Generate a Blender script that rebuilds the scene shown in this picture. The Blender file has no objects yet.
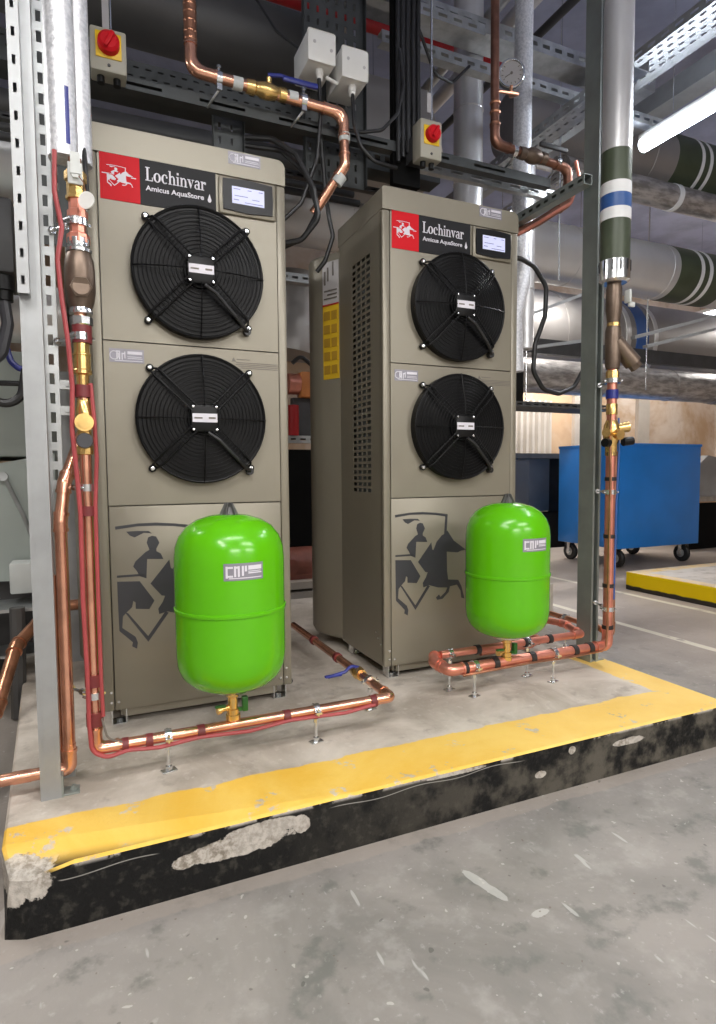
import bpy, bmesh, math, random
from mathutils import Vector, Matrix
random.seed(7)
S = bpy.context.scene
COL = S.collection

# ------------------------------------------------------------------ camera
cam_d = bpy.data.cameras.new('camera'); cam = bpy.data.objects.new('camera', cam_d); COL.objects.link(cam)
R_ = Vector((0.914051, -0.405531, -0.007458)); U_ = Vector((0.033027, 0.056092, 0.997879)); F_ = Vector((0.404252, 0.912359, -0.064664))
mw = Matrix((( R_.x, U_.x, -F_.x, 0), (R_.y, U_.y, -F_.y, 0), (R_.z, U_.z, -F_.z, 0.8199), (0, 0, 0, 1)))
cam.matrix_world = mw
cam_d.sensor_fit = 'VERTICAL'; cam_d.sensor_height = 36.0; cam_d.lens = 36.0 * 605.85 / 1024
cam_d.clip_start = 0.02
S.camera = cam

# ------------------------------------------------------------------ world, exposure
w = bpy.data.worlds.new('world'); S.world = w; w.use_nodes = True
w.node_tree.nodes['Background'].inputs[0].default_value = (1.0, 0.93, 0.86, 1)
w.node_tree.nodes['Background'].inputs[1].default_value = 0.11
S.view_settings.view_transform = 'Standard'; S.view_settings.look = 'None'
S.view_settings.gamma = 1.0; S.view_settings.use_curve_mapping = False
S.view_settings.exposure = 0.35

# ------------------------------------------------------------------ lights: (centre, direction, length, power) of the fluorescent battens and the added fill
BATTENS = [((3.0, 1.95, 2.72), 'y', 1.45, 50), ((0.35, 0.25, 2.75), 'x', 1.5, 22),
           ((1.9, -0.9, 2.75), 'x', 1.5, 34), ((-0.9, -0.6, 2.75), 'y', 1.5, 34),
           ((3.6, 4.2, 2.56), 'x', 1.2, 18), ((7.2, 4.9, 2.8), 'y', 1.5, 50), ((-1.1, 2.9, 2.5), 'y', 1.2, 22), ((5.2, 5.75, 2.35), 'x', 1.5, 42),  # first and last: unseen fill added behind the ducts for cart and far wall
           ((0.4, -2.7, 2.35), 'x', 1.5, 85), ((2.9, -2.5, 2.35), 'x', 1.5, 75)]  # unseen front fill, added behind the camera to brighten the forward faces
def area(loc, sx, sy, power, col=(1.0, 0.955, 0.90)):
    d = bpy.data.lights.new('tube_light', 'AREA'); d.shape = 'RECTANGLE'; d.size = sx; d.size_y = sy
    d.energy = power; d.color = col
    o = bpy.data.objects.new('tube_light', d); o.location = loc; COL.objects.link(o); return o
for c, d, L, P in BATTENS:
    area((c[0], c[1], c[2] - 0.052), L if d == 'x' else 0.05, 0.05 if d == 'x' else L, P)

# ------------------------------------------------------------------ node material helpers
class NT:
    def __init__(s, name):
        s.m = bpy.data.materials.new(name); s.m.use_nodes = True; s.t = s.m.node_tree
        s.b = s.t.nodes['Principled BSDF']; s._o = None
    def n(s, k): return s.t.nodes.new(k)
    def put(s, sock, v):
        if isinstance(v, (int, float)): sock.default_value = v
        elif isinstance(v, tuple): sock.default_value = v if len(v) == 4 or len(sock.default_value) == 3 else (*v, 1)
        else: s.t.links.new(v, sock)
    def co(s):
        if s._o is None: s._o = s.n('ShaderNodeTexCoord').outputs['Object']
        return s._o
    def mapped(s, sc):
        q = s.n('ShaderNodeMapping'); s.put(q.inputs[0], s.co()); q.inputs['Scale'].default_value = sc; return q.outputs[0]
    def noise(s, scale, detail=3, rough=.55, vec=None, dist=0):
        q = s.n('ShaderNodeTexNoise'); s.put(q.inputs['Vector'], vec or s.co()); q.inputs['Scale'].default_value = scale
        q.inputs['Detail'].default_value = detail; q.inputs['Roughness'].default_value = rough; q.inputs['Distortion'].default_value = dist
        return q.outputs['Fac']
    def math(s, op, a, b=0.0, c=None):
        q = s.n('ShaderNodeMath'); q.operation = op; s.put(q.inputs[0], a); s.put(q.inputs[1], b)
        if c is not None: s.put(q.inputs[2], c)
        return q.outputs[0]
    def ramp(s, v, lo, hi):
        q = s.n('ShaderNodeMapRange'); q.interpolation_type = 'SMOOTHSTEP'; s.put(q.inputs[0], v)
        q.inputs[1].default_value = lo; q.inputs[2].default_value = hi; return q.outputs[0]
    def mix(s, f, a, b):
        q = s.n('ShaderNodeMix'); q.data_type = 'RGBA'; s.put(q.inputs[0], f)
        s.put(q.inputs[6], (*a, 1) if isinstance(a, tuple) and len(a) == 3 else a); s.put(q.inputs[7], (*b, 1) if isinstance(b, tuple) and len(b) == 3 else b)
        return q.outputs[2]
    def xyz(s):
        q = s.n('ShaderNodeSeparateXYZ'); s.put(q.inputs[0], s.co()); return q.outputs
    def bump(s, h, strength=.3, dist=.01):
        q = s.n('ShaderNodeBump'); q.inputs['Strength'].default_value = strength; q.inputs['Distance'].default_value = dist
        s.put(q.inputs['Height'], h); s.t.links.new(q.outputs[0], s.b.inputs['Normal'])
    def set(s, col=None, rough=None, metal=None, **k):
        if col is not None: s.put(s.b.inputs['Base Color'], (*col, 1) if isinstance(col, tuple) and len(col) == 3 else col)
        if rough is not None: s.put(s.b.inputs['Roughness'], rough)
        if metal is not None: s.put(s.b.inputs['Metallic'], metal)
        for a, v in k.items(): s.put(s.b.inputs[a.replace('_', ' ')], v)
        return s.m
def plain(name, col, rough=.5, metal=0, var=.12, sc=9, bump=0, **k):
    q = NT(name); c2 = tuple(max(0, v * (1 - var)) for v in col); c1 = tuple(min(1, v * (1 + var)) for v in col)
    n = q.noise(sc, 4); q.set(q.mix(q.ramp(n, .3, .7), c2, c1), q.math('ADD', rough - .06, q.math('MULTIPLY', n, .12)), metal, **k)
    if bump: q.bump(q.noise(sc * 12, 2), bump, .002)
    return q.m
MT = {}
MT['taupe'] = plain('taupe_paint', (.262, .238, .186), .36, .25, .04, 3)
MT['taupe_dark'] = plain('taupe_dark_paint', (.17, .15, .115), .42, .2, .06)
MT['galv'] = plain('galvanised_steel', (.46, .475, .475), .38, .85, .16, 14, .05)
MT['galv_pale'] = plain('pale_galvanised_steel', (.36, .37, .375), .46, .55, .08, 10)
MT['strut'] = plain('grey_green_strut', (.30, .33, .31), .45, .55, .1, 8)
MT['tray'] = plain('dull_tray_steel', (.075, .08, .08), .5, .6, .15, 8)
MT['chrome'] = plain('zinc_plated_steel', (.75, .77, .78), .2, .95, .06)
MT['alu'] = plain('aluminium_jacket', (.68, .67, .665), .32, .55, .08, 2)
MT['alu_dull'] = plain('dull_aluminium_jacket', (.34, .32, .305), .42, .55, .1, 2)
MT['copper'] = plain('copper', (.78, .40, .27), .24, .92, .16, 16)
MT['copper_dark'] = plain('tarnished_copper', (.50, .235, .14), .30, .88, .25, 14)
MT['copper_pink'] = plain('pinkish_copper', (.76, .30, .22), .32, .8, .14, 14)
MT['copper_brown'] = plain('oxidised_copper', (.27, .13, .09), .34, .8, .25, 14)
MT['brass'] = plain('brass', (.80, .54, .20), .25, .9, .15, 20)
MT['bronze'] = plain('bronze', (.17, .125, .095), .4, .7, .15, 30)
MT['black'] = plain('black_plastic', (.006, .006, .0065), .42, 0, .2, Specular_IOR_Level=.25)
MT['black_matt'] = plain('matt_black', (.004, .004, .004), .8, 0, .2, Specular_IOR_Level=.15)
MT['cable'] = plain('black_cable', (.018, .018, .019), .4, 0, .2)
MT['guard'] = plain('black_wire_coating', (.004, .004, .0045), .36, 0, .1, Specular_IOR_Level=.2)
MT['white'] = plain('white_plastic', (.78, .77, .74), .4, 0, .03)
MT['red'] = plain('red_badge', (.62, .006, .014), .5, 0, .03, Specular_IOR_Level=.2)
MT['badge'] = plain('charcoal_badge', (.018, .018, .020), .5, 0, .06, Specular_IOR_Level=.2)
MT['decal'] = plain('charcoal_decal', (.045, .045, .052), .45, 0, .05)
MT['redtape'] = plain('dark_red_tape', (.15, .02, .022), .5, 0, .15)
MT['blacktape'] = plain('black_tape', (.02, .016, .016), .5, 0, .15)
MT['pinkcable'] = plain('pink_red_cable', (.36, .06, .065), .42, 0, .1)
MT['blue'] = plain('blue_handle', (.02, .03, .22), .35, 0, .1)
MT['bluepaint'] = plain('blue_cart_paint', (.020, .21, .66), .32, .05, .06, 3)
MT['greengloss'] = plain('lime_green_enamel', (.105, .455, .004), .20, 0, .03, 3, 0, Specular_IOR_Level=.45)
MT['greencap'] = plain('green_plastic', (.02, .14, .02), .4, 0, .1)
MT['greygreen'] = plain('pale_grey_housing', (.36, .40, .37), .5, .1, .06, 2)
MT['palegrey'] = plain('light_grey_plastic', (.58, .60, .58), .45, 0, .05)
MT['olive'] = plain('olive_band', (.062, .078, .046), .42, .1, .12, 6)
MT['bandwhite'] = plain('white_band', (.80, .80, .80), .4, 0, .05)
MT['bandblue'] = plain('blue_band', (.03, .10, .32), .4, 0, .05)
MT['yellow'] = plain('yellow_plastic', (.85, .55, .01), .4, 0, .05)
MT['yellowlabel'] = plain('yellow_label', (.72, .46, .02), .5, 0, .08)
MT['greylabel'] = plain('grey_label', (.50, .48, .48), .5, 0, .05)
MT['inkgrey'] = plain('grey_ink', (.17, .15, .13), .6, 0, .1)
MT['inkbrown'] = plain('brown_ink', (.42, .24, .02), .6, 0, .1)
MT['beigebox'] = plain('beige_enclosure', (.40, .38, .31), .45, 0, .05)
MT['sticker'] = plain('mauve_grey_sticker', (.26, .25, .29), .4, .2, .08)
MT['stickerwhite'] = plain('sticker_white', (.70, .68, .74), .4, 0, .05)
MT['screenblack'] = plain('display_black', (.006, .006, .008), .35, 0, .1, Specular_IOR_Level=.3)
MT['rubber'] = plain('black_rubber', (.012, .012, .012), .6, 0, .2)
MT['orange'] = plain('orange_box_paint', (.62, .22, .06), .5, 0, .1)
MT['firered'] = plain('red_pipe_paint', (.42, .012, .015), .4, 0, .1)
MT['brickred'] = plain('brown_red_paint', (.20, .06, .04), .5, 0, .2)
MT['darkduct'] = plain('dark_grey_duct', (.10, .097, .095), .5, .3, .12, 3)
MT['darkbox'] = plain('dark_grey_metal', (.06, .06, .062), .5, .2, .15)
def emit(name, col, st):
    q = NT(name); return q.set(col, .5, 0, Emission_Color=(*col, 1), Emission_Strength=st)
MT['lcd'] = emit('lit_lcd_screen', (.50, .52, .72), .45)
MT['lcdink'] = plain('lcd_ink', (.18, .2, .45), .4)
MT['tube_bright'] = emit('bright_fluorescent_tube', (.80, .88, 1.0), 28)
MT['tube'] = emit('lit_fluorescent_tube', (.88, .93, 1.0), 16)
# crinkled foil insulation
q = NT('foil_insulation'); n = q.noise(90, 3, .6); q.set(q.mix(q.ramp(n, .3, .7), (.62, .63, .66), (.86, .86, .88)), q.math('ADD', .36, q.math('MULTIPLY', n, .2)), .55); q.bump(n, .55, .004); MT['foil'] = q.m
# clear-wrapped pipe
q = NT('wrapped_pipe_jacket'); n = q.noise(14, 4, .6, q.mapped((.6, 2, 2))); q.set(q.mix(q.ramp(n, .35, .68), (.27, .25, .235), (.55, .52, .5)), .28, .45); q.bump(n, .5, .01); MT['wrap'] = q.m
# ground floor: mottled worn concrete with painted bay lines
q = NT('worn_concrete_floor'); X, Y, Z = q.xyz()
a = q.noise(1.6, 6, .62, None, .8); b = q.noise(7, 5, .65); c = q.noise(60, 3, .6)
col = q.mix(q.ramp(a, .35, .65), (.20, .19, .175), (.30, .277, .255))
col = q.mix(q.math('MULTIPLY', q.ramp(b, .52, .68), .45), col, (.40, .38, .355))
col = q.mix(q.math('MULTIPLY', q.ramp(b, .46, .32), .7), col, (.125, .130, .118))
col = q.mix(q.math('MULTIPLY', q.ramp(c, .6, .75), .35), col, (.48, .46, .44))
col = q.mix(q.math('MULTIPLY', q.ramp(q.noise(11, 2, .5, q.mapped((3, .6, 1))), .70, .74), .55), col, (.55, .54, .52))
for args in ((.815, 1.13, .011, .06), (.874, 1.0, .026, .012)):
    dx = q.math('DIVIDE', q.math('SUBTRACT', q.math('ADD', X, q.math('MULTIPLY', Y, .25)), args[0]+args[1]*.25), args[2]); dy = q.math('DIVIDE', q.math('SUBTRACT', Y, args[1]), args[3])
    dd = q.math('ADD', q.math('MULTIPLY', dx, dx), q.math('MULTIPLY', dy, dy))
    col = q.mix(q.math('MULTIPLY', q.ramp(q.math('ADD', dd, q.math('MULTIPLY', q.math('SUBTRACT', b, .5), 6)), 1.1, .8), .6), col, (.56, .55, .52))
joint = q.math('MULTIPLY', q.ramp(q.math('ADD', Y, q.math('MULTIPLY', q.math('SUBTRACT', b, .5), .05)), 1.325, 1.335), q.ramp(X, 2.2, 2.1)); col = q.mix(q.math('MULTIPLY', joint, .5), col, (.36, .31, .265))
for k_ in range(3):
    sp = q.ramp(q.noise(34+17*k_, 1, .4), .76, .79); col = q.mix(q.math('MULTIPLY', sp, .5), col, ((.05, .05, .045), (.6, .58, .54), (.12, .08, .05))[k_])
pale = q.ramp(X, 2.1, 3.4); col = q.mix(q.math('MULTIPLY', pale, .65), col, (.43, .35, .29))
for xc in (3.04, 3.83):
    ln = q.ramp(q.math('ABSOLUTE', q.math('SUBTRACT', X, q.math('ADD', xc, q.math('MULTIPLY', q.noise(5, 2), .02)))), .032, .022)
    ln = q.math('MULTIPLY', q.math('MULTIPLY', ln, q.ramp(Y, 1.2, 1.3)), q.ramp(b, .30, .45))
    col = q.mix(q.math('MULTIPLY', ln, .85), col, (.72, .68, .56))
q.set(col, q.math('ADD', .42, q.math('MULTIPLY', b, .25)), 0); q.bump(q.math('ADD', q.math('MULTIPLY', b, .6), q.math('MULTIPLY', c, .4)), .35, .006)
MT['floor'] = q.m
def chip(q, cx, cz, rx, rz, nz, ax=None):
    X, Y, Z = q.xyz()
    dx = q.math('DIVIDE', q.math('SUBTRACT', X, cx), rx); dz = q.math('DIVIDE', q.math('SUBTRACT', Z if ax is None else ax, cz), rz)
    d = q.math('ADD', q.math('MULTIPLY', dx, dx), q.math('MULTIPLY', dz, dz))
    return q.ramp(q.math('ADD', d, q.math('MULTIPLY', q.math('SUBTRACT', nz, .5), 2.2)), 1.05, .9)
# plinth: raw concrete top with a yellow painted margin, black painted face, paint chipped away in places
def plinth_mat(name, yellow_test, face_yellow=False):
    q = NT(name); X, Y, Z = q.xyz()
    n1 = q.noise(9, 5, .6); n2 = q.noise(34, 4, .6); n3 = q.noise(3, 5, .6, None, .6); n4 = q.noise(110, 2)
    conc = q.mix(q.ramp(n3, .35, .66), (.40, .35, .295), (.64, .58, .51))
    conc = q.mix(q.math('MULTIPLY', q.ramp(n2, .56, .72), .5), conc, (.66, .62, .57))
    conc = q.mix(q.math('MULTIPLY', q.ramp(n1, .44, .30), .5), conc, (.25, .215, .18))
    ym = yellow_test(q, X, Y, Z, n1, n2)
    chips = q.math('MULTIPLY', q.ramp(n1, .59, .64), q.ramp(n2, .48, .56))
    ym = q.math('MULTIPLY', ym, q.math('SUBTRACT', 1.0, q.math('MULTIPLY', chips, .85)))
    yel = q.mix(q.ramp(n3, .3, .7), (.80, .47, .06), (.88, .60, .14))
    yel = q.mix(q.math('MULTIPLY', q.ramp(X, .6, 1.8), .45), yel, (.84, .62, .24))
    top = q.mix(ym, conc, yel)
    q.b.inputs['Specular IOR Level'].default_value = .25
    blk = q.mix(q.ramp(n2, .5, .7), (.006, .006, .006), (.034, .032, .027))
    blk = q.mix(q.math('MULTIPLY', q.ramp(X, .2, 1.6), q.ramp(n1, .42, .62)), blk, (.10, .09, .072))
    return q, conc, yel, top, blk, n1, n2, n4, (X, Y, Z)
def main_yellow(q, X, Y, Z, n1, n2):
    wob = q.math('MULTIPLY', q.math('SUBTRACT', n1, .5), .05)
    step = q.math('MULTIPLY', q.ramp(X, .10, .14), q.math('MULTIPLY', q.ramp(X, .78, .70), .0))
    front = q.ramp(q.math('ADD', Y, wob), 1.582, 1.574)
    right = q.ramp(q.math('ADD', X, wob), 1.895, 1.905)
    return q.math('MAXIMUM', front, q.math('MULTIPLY', right, q.ramp(Y, 2.08, 2.04)))
q, conc, yel, top, blk, n1, n2, n4, (X, Y, Z) = plinth_mat('painted_plinth', main_yellow)
nz = q.noise(22, 7, .68)
chips = chip(q, .30, -.060, .13, .026, nz)
for args in ((.455, -.045, .022, .022), (.17, -.066, .03, .016), (.36, -.035, .10, .02), (1.56, -.045, .075, .012), (-.18, -.01, .085, .075), (.9, -.012, .1, .006), (1.2, -.08, .02, .01), (1.32, -.03, .014, .012)):
    chips = q.math('MAXIMUM', chips, chip(q, *args, nz))
edge = q.math('MULTIPLY', q.ramp(Z, -.016, -.004), q.ramp(n1, .50, .54)); chips = q.math('MAXIMUM', chips, edge)
wave = q.math('ABSOLUTE', q.math('SUBTRACT', q.math('ADD', Z, .032), q.math('ADD', q.math('MULTIPLY', q.math('SINE', q.math('MULTIPLY', X, 26)), .004), q.math('MULTIPLY', X, .010))))
scr = q.math('MULTIPLY', q.ramp(wave, .0017, .0007), q.math('MULTIPLY', q.math('MAXIMUM', q.math('MULTIPLY', q.ramp(X, -.09, -.08), q.ramp(X, .12, .10)), q.math('MULTIPLY', q.ramp(X, .52, .56), q.ramp(X, 1.15, 1.1))), .5))
rub = q.noise(55, 5, .7); face = q.mix(chips, blk, q.mix(q.ramp(rub, .38, .62), q.mix(q.ramp(n1, .4, .6), (.22, .19, .15), (.36, .33, .29)), (.50, .46, .41)))
face = q.mix(scr, face, (.5, .48, .44))
g = q.n('ShaderNodeNewGeometry'); sx = q.n('ShaderNodeSeparateXYZ'); q.put(sx.inputs[0], g.outputs['True Normal'])
isTop = q.ramp(q.math('ADD', sx.outputs[2], 0), .45, .55)
isTop = q.math('MULTIPLY', isTop, q.ramp(Z, -.02, -.008))
corner = chip(q, -.19, 1.40, .085, .07, nz, Y)
topc = q.mix(corner, top, q.mix(q.ramp(rub, .35, .65), (.30, .24, .17), (.66, .59, .50)))
q.set(q.mix(isTop, face, topc), q.math('ADD', .42, q.math('MULTIPLY', n1, .3)), 0)
q.bump(q.math('ADD', q.math('MULTIPLY', n2, .5), q.math('ADD', q.math('MULTIPLY', q.math('MAXIMUM', q.math('MULTIPLY', chips, q.math('SUBTRACT', 1.0, isTop)), q.math('MULTIPLY', corner, rub)), -1.0), q.math('MULTIPLY', n4, .25))), .55, .008)
MT['plinth'] = q.m
def yel2(q, X, Y, Z, n1, n2):
    return q.math('MAXIMUM', q.ramp(X, 4.10, 4.09), q.ramp(Y, 3.47, 3.48))
q, conc, yel, top, blk, n1, n2, n4, (X, Y, Z) = plinth_mat('yellow_edged_plinth', yel2)
g = q.n('ShaderNodeNewGeometry'); sx = q.n('ShaderNodeSeparateXYZ'); q.put(sx.inputs[0], g.outputs['True Normal'])
isTop = q.ramp(sx.outputs[2], .45, .55)
fy = q.mix(q.ramp(q.math('ADD', Z, q.math('MULTIPLY', n1, .02)), -.105, -.095), (.03, .026, .02), (.74, .52, .0))
q.set(q.mix(isTop, fy, q.mix(q.ramp(n1, .3, .6), top, q.mix(.6, top, (.75, .7, .66)))), .5, 0); MT['plinth2'] = q.m
# walls
q = NT('stained_plaster_wall'); X, Y, Z = q.xyz(); n = q.noise(1.2, 5, .6, None, .5); n2 = q.noise(6, 4, .6)
wc = q.mix(q.ramp(n, .4, .62), (.50, .34, .21), (.66, .56, .47)); wc = q.mix(q.math('MULTIPLY', q.ramp(n2, .5, .7), .4), wc, (.40, .25, .15))
q.set(wc, .7, 0); MT['wall'] = q.m
MT['wallgrey'] = plain('painted_block_wall', (.30, .29, .28), .75, 0, .15, 2)
q = NT('glare_tinted_soffit'); n = q.noise(2, 5, .6); q.set(q.mix(q.ramp(n, .35, .65), (.30, .33, .47), (.40, .44, .61)), .8, 0); MT['ceiling'] = q.m  # bluish glare around the lit tube is put into the soffit colour
MT['corr'] = plain('cream_corrugated_sheet', (.52, .47, .41), .45, .2, .08, 3)

# ------------------------------------------------------------------ mesh helpers
def NB(): return bmesh.new()
def box(bm, c, s, rz=0, bev=0, m=None, seg=2):
    r = bmesh.ops.create_cube(bm, size=1.0); vs = r['verts']
    bmesh.ops.scale(bm, vec=s, verts=vs)
    if bev:
        es = list({e for v in vs for e in v.link_edges})
        rb = bmesh.ops.bevel(bm, geom=es, offset=bev, segments=seg, profile=.5, affect='EDGES'); vs = list({v for f in rb['faces'] for v in f.verts} | {v for v in vs if v.is_valid})
    M = Matrix.Translation(c) @ (m if m is not None else Matrix.Rotation(rz, 4, 'Z'))
    bmesh.ops.transform(bm, matrix=M, verts=vs); return bm
def bxr(bm, x0, x1, y0, y1, z0, z1, bev=0): return box(bm, ((x0+x1)/2, (y0+y1)/2, (z0+z1)/2), (abs(x1-x0), abs(y1-y0), abs(z1-z0)), 0, bev)
def frame(d):
    d = Vector(d).normalized(); a = Vector((0, 0, 1)) if abs(d.z) < .9 else Vector((1, 0, 0))
    u = d.cross(a).normalized(); return u, d.cross(u).normalized()
def cyl(bm, p0, p1, r0, r1=None, n=20, caps=True):
    p0 = Vector(p0); p1 = Vector(p1); r1 = r0 if r1 is None else r1; u, v = frame(p1 - p0); A = []; B = []
    for i in range(n):
        t = 2*math.pi*i/n; w_ = u*math.cos(t) + v*math.sin(t); A.append(bm.verts.new(p0 + w_*r0)); B.append(bm.verts.new(p1 + w_*r1))
    for i in range(n): bm.faces.new((A[i], A[(i+1) % n], B[(i+1) % n], B[i]))
    if caps: bm.faces.new(A[::-1]); bm.faces.new(B)
    return bm
def fillet(path, r, k=6):
    P = [Vector(p) for p in path]; out = [P[0]]
    for i in range(1, len(P)-1):
        a = P[i-1]-P[i]; b = P[i+1]-P[i]; la, lb = a.length, b.length; ang = a.angle(b)
        if ang > 3.1 or r <= 0: out.append(P[i]); continue
        t = min(r/math.tan(ang/2), la*.49, lb*.49); p0 = P[i]+a/la*t; p1 = P[i]+b/lb*t
        for j in range(k+1):
            s = j/k; out.append(p0*(1-s)**2 + P[i]*2*s*(1-s) + p1*s*s)
    out.append(P[-1]); return out
def tube(bm, path, r, fr=0, n=14, caps=True, k=6, closed=False):
    P = fillet(path, fr, k) if fr else [Vector(p) for p in path]
    N_ = len(P); rings = []
    T = []
    for i in range(N_):
        if closed: t = P[(i+1) % N_]-P[i-1]
        else: t = P[min(i+1, N_-1)]-P[max(i-1, 0)]
        T.append(t.normalized())
    u, v = frame(T[0])
    for i in range(N_):
        if i:
            ax = T[i-1].cross(T[i])
            if ax.length > 1e-7:
                M = Matrix.Rotation(T[i-1].angle(T[i]), 3, ax.normalized()); u = M @ u; v = M @ v
        rr = r[i] if isinstance(r, (list, tuple)) else r
        rings.append([bm.verts.new(P[i] + (u*math.cos(2*math.pi*j/n) + v*math.sin(2*math.pi*j/n))*rr) for j in range(n)])
    for i in range(N_ - (0 if closed else 1)):
        A = rings[i]; B = rings[(i+1) % N_]
        for j in range(n): bm.faces.new((A[j], A[(j+1) % n], B[(j+1) % n], B[j]))
    if caps and not closed: bm.faces.new(rings[0][::-1]); bm.faces.new(rings[-1])
    return bm
def torus(bm, c, ax, R, r, n=48, m=8):
    u, v = frame(ax); c = Vector(c)
    return tube(bm, [c + (u*math.cos(2*math.pi*i/n) + v*math.sin(2*math.pi*i/n))*R for i in range(n)], r, 0, m, False, closed=True)
def lathe(bm, prof, c=(0, 0, 0), ax=(0, 0, 1), n=40):
    c = Vector(c); d = Vector(ax).normalized(); u, v = frame(d); rings = []
    for r, h in prof:
        if r < 1e-6: rings.append([bm.verts.new(c + d*h)])
        else: rings.append([bm.verts.new(c + d*h + (u*math.cos(2*math.pi*j/n) + v*math.sin(2*math.pi*j/n))*r) for j in range(n)])
    for A, B in zip(rings, rings[1:]):
        for j in range(n):
            k = (j+1) % n
            if len(A) == 1 and len(B) == 1: break
            if len(A) == 1: bm.faces.new((A[0], B[k], B[j]))
            elif len(B) == 1: bm.faces.new((A[j], A[k], B[0]))
            else: bm.faces.new((A[j], A[k], B[k], B[j]))
    for A in (rings[0], rings[-1]):
        if len(A) > 1: bm.faces.new(A)
    return bm
def prism(bm, pts, o, ux, uy, depth):
    """outline pts (a,b) on the plane o + a*ux + b*uy, thickened by depth (a vector)"""
    o, ux, uy, depth = Vector(o), Vector(ux), Vector(uy), Vector(depth)
    A = [bm.verts.new(o + ux*a + uy*b) for a, b in pts]; B = [bm.verts.new(v.co + depth) for v in A]; n = len(A)
    fs = [bm.faces.new(A), bm.faces.new(B[::-1])]
    for f in fs: f.normal_update()
    for i in range(n): bm.faces.new((A[i], B[i], B[(i+1) % n], A[(i+1) % n]))
    bmesh.ops.triangulate(bm, faces=fs); return bm
def perf(bm, o, ux, uy, W, H, holes, t):
    """plate W x H spanned by unit vectors ux, uy from o, thickness vector t, with rectangular holes (x0,x1,y0,y1)"""
    o, ux, uy, t = Vector(o), Vector(ux), Vector(uy), Vector(t)
    xs = sorted({0.0, W} | {round(h[i], 5) for h in holes for i in (0, 1)}); ys = sorted({0.0, H} | {round(h[i], 5) for h in holes for i in (2, 3)})
    V = {}
    def vt(i, j, k):
        if (i, j, k) not in V: V[i, j, k] = bm.verts.new(o + ux*xs[i] + uy*ys[j] + t*k)
        return V[i, j, k]
    nx, ny = len(xs)-1, len(ys)-1; solid = [[True]*ny for _ in range(nx)]
    for h in holes:
        i0, i1, j0, j1 = xs.index(round(h[0], 5)), xs.index(round(h[1], 5)), ys.index(round(h[2], 5)), ys.index(round(h[3], 5))
        for i in range(i0, i1):
            for j in range(j0, j1): solid[i][j] = False
    sol = lambda i, j: 0 <= i < nx and 0 <= j < ny and solid[i][j]
    for i in range(nx):
        for j in range(ny):
            if not solid[i][j]: continue
            bm.faces.new((vt(i, j, 0), vt(i, j+1, 0), vt(i+1, j+1, 0), vt(i+1, j, 0)))
            bm.faces.new((vt(i, j, 1), vt(i+1, j, 1), vt(i+1, j+1, 1), vt(i, j+1, 1)))
            if not sol(i-1, j): bm.faces.new((vt(i, j, 0), vt(i, j, 1), vt(i, j+1, 1), vt(i, j+1, 0)))
            if not sol(i+1, j): bm.faces.new((vt(i+1, j, 0), vt(i+1, j+1, 0), vt(i+1, j+1, 1), vt(i+1, j, 1)))
            if not sol(i, j-1): bm.faces.new((vt(i, j, 0), vt(i+1, j, 0), vt(i+1, j, 1), vt(i, j, 1)))
            if not sol(i, j+1): bm.faces.new((vt(i, j+1, 0), vt(i, j+1, 1), vt(i+1, j+1, 1), vt(i+1, j+1, 0)))
    return bm
def slots(L, pitch, w0, w1, ln, start=None):
    start = pitch/2 if start is None else start; h = []; c = start
    while c + ln/2 < L: h.append((w0, w1, c-ln/2, c+ln/2)); c += pitch
    return h
def obj(name, bm, mat, parent=None, smooth=True, ang=35):
    """link the mesh as ONE object; coordinates are the world's (or the root's own, while a root stands at the origin)"""
    bmesh.ops.recalc_face_normals(bm, faces=bm.faces)
    off = Vector((0, 0, 0)); q = parent
    while q is not None: off += q.location; q = q.parent
    if parent is None and mat is not None:
        xs = [v.co.x for v in bm.verts]; ys = [v.co.y for v in bm.verts]; zs = [v.co.z for v in bm.verts]
        off = Vector(((min(xs)+max(xs))/2, (min(ys)+max(ys))/2, min(zs)))
        if name.startswith(('floor', 'wall', 'ceiling', 'plinth', 'step', 'trim')): off = Vector((0, 0, 0))
    bmesh.ops.translate(bm, vec=-off, verts=bm.verts)
    me = bpy.data.meshes.new(name); bm.to_mesh(me); bm.free()
    mats = mat if isinstance(mat, (list, tuple)) else [mat]
    for m in mats: me.materials.append(m if not isinstance(m, str) else MT[m])
    if smooth: me.shade_smooth(); me.set_sharp_from_angle(angle=math.radians(ang))
    o = bpy.data.objects.new(name, me); COL.objects.link(o)
    if parent is not None: o.parent = parent
    else: o.location = off
    return o
def thing(name, label, cat, loc=(0, 0, 0), group=None):
    o = bpy.data.objects.new(name, None); COL.objects.link(o); o.location = loc; o.empty_display_size = .05
    o['label'] = label; o['category'] = cat
    if group: o['group'] = group
    return o
def tag(o, label, cat, group=None):
    o['label'] = label; o['category'] = cat
    if group: o['group'] = group
    return o
def struct(name, bm, mat, smooth=False):
    o = obj(name, bm, mat, None, smooth); o['kind'] = 'structure'; return o
def copy_tree(o, parent=None):
    c = o.copy(); COL.objects.link(c); c.parent = parent
    for ch in list(o.children): copy_tree(ch, c)
    return c
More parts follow.
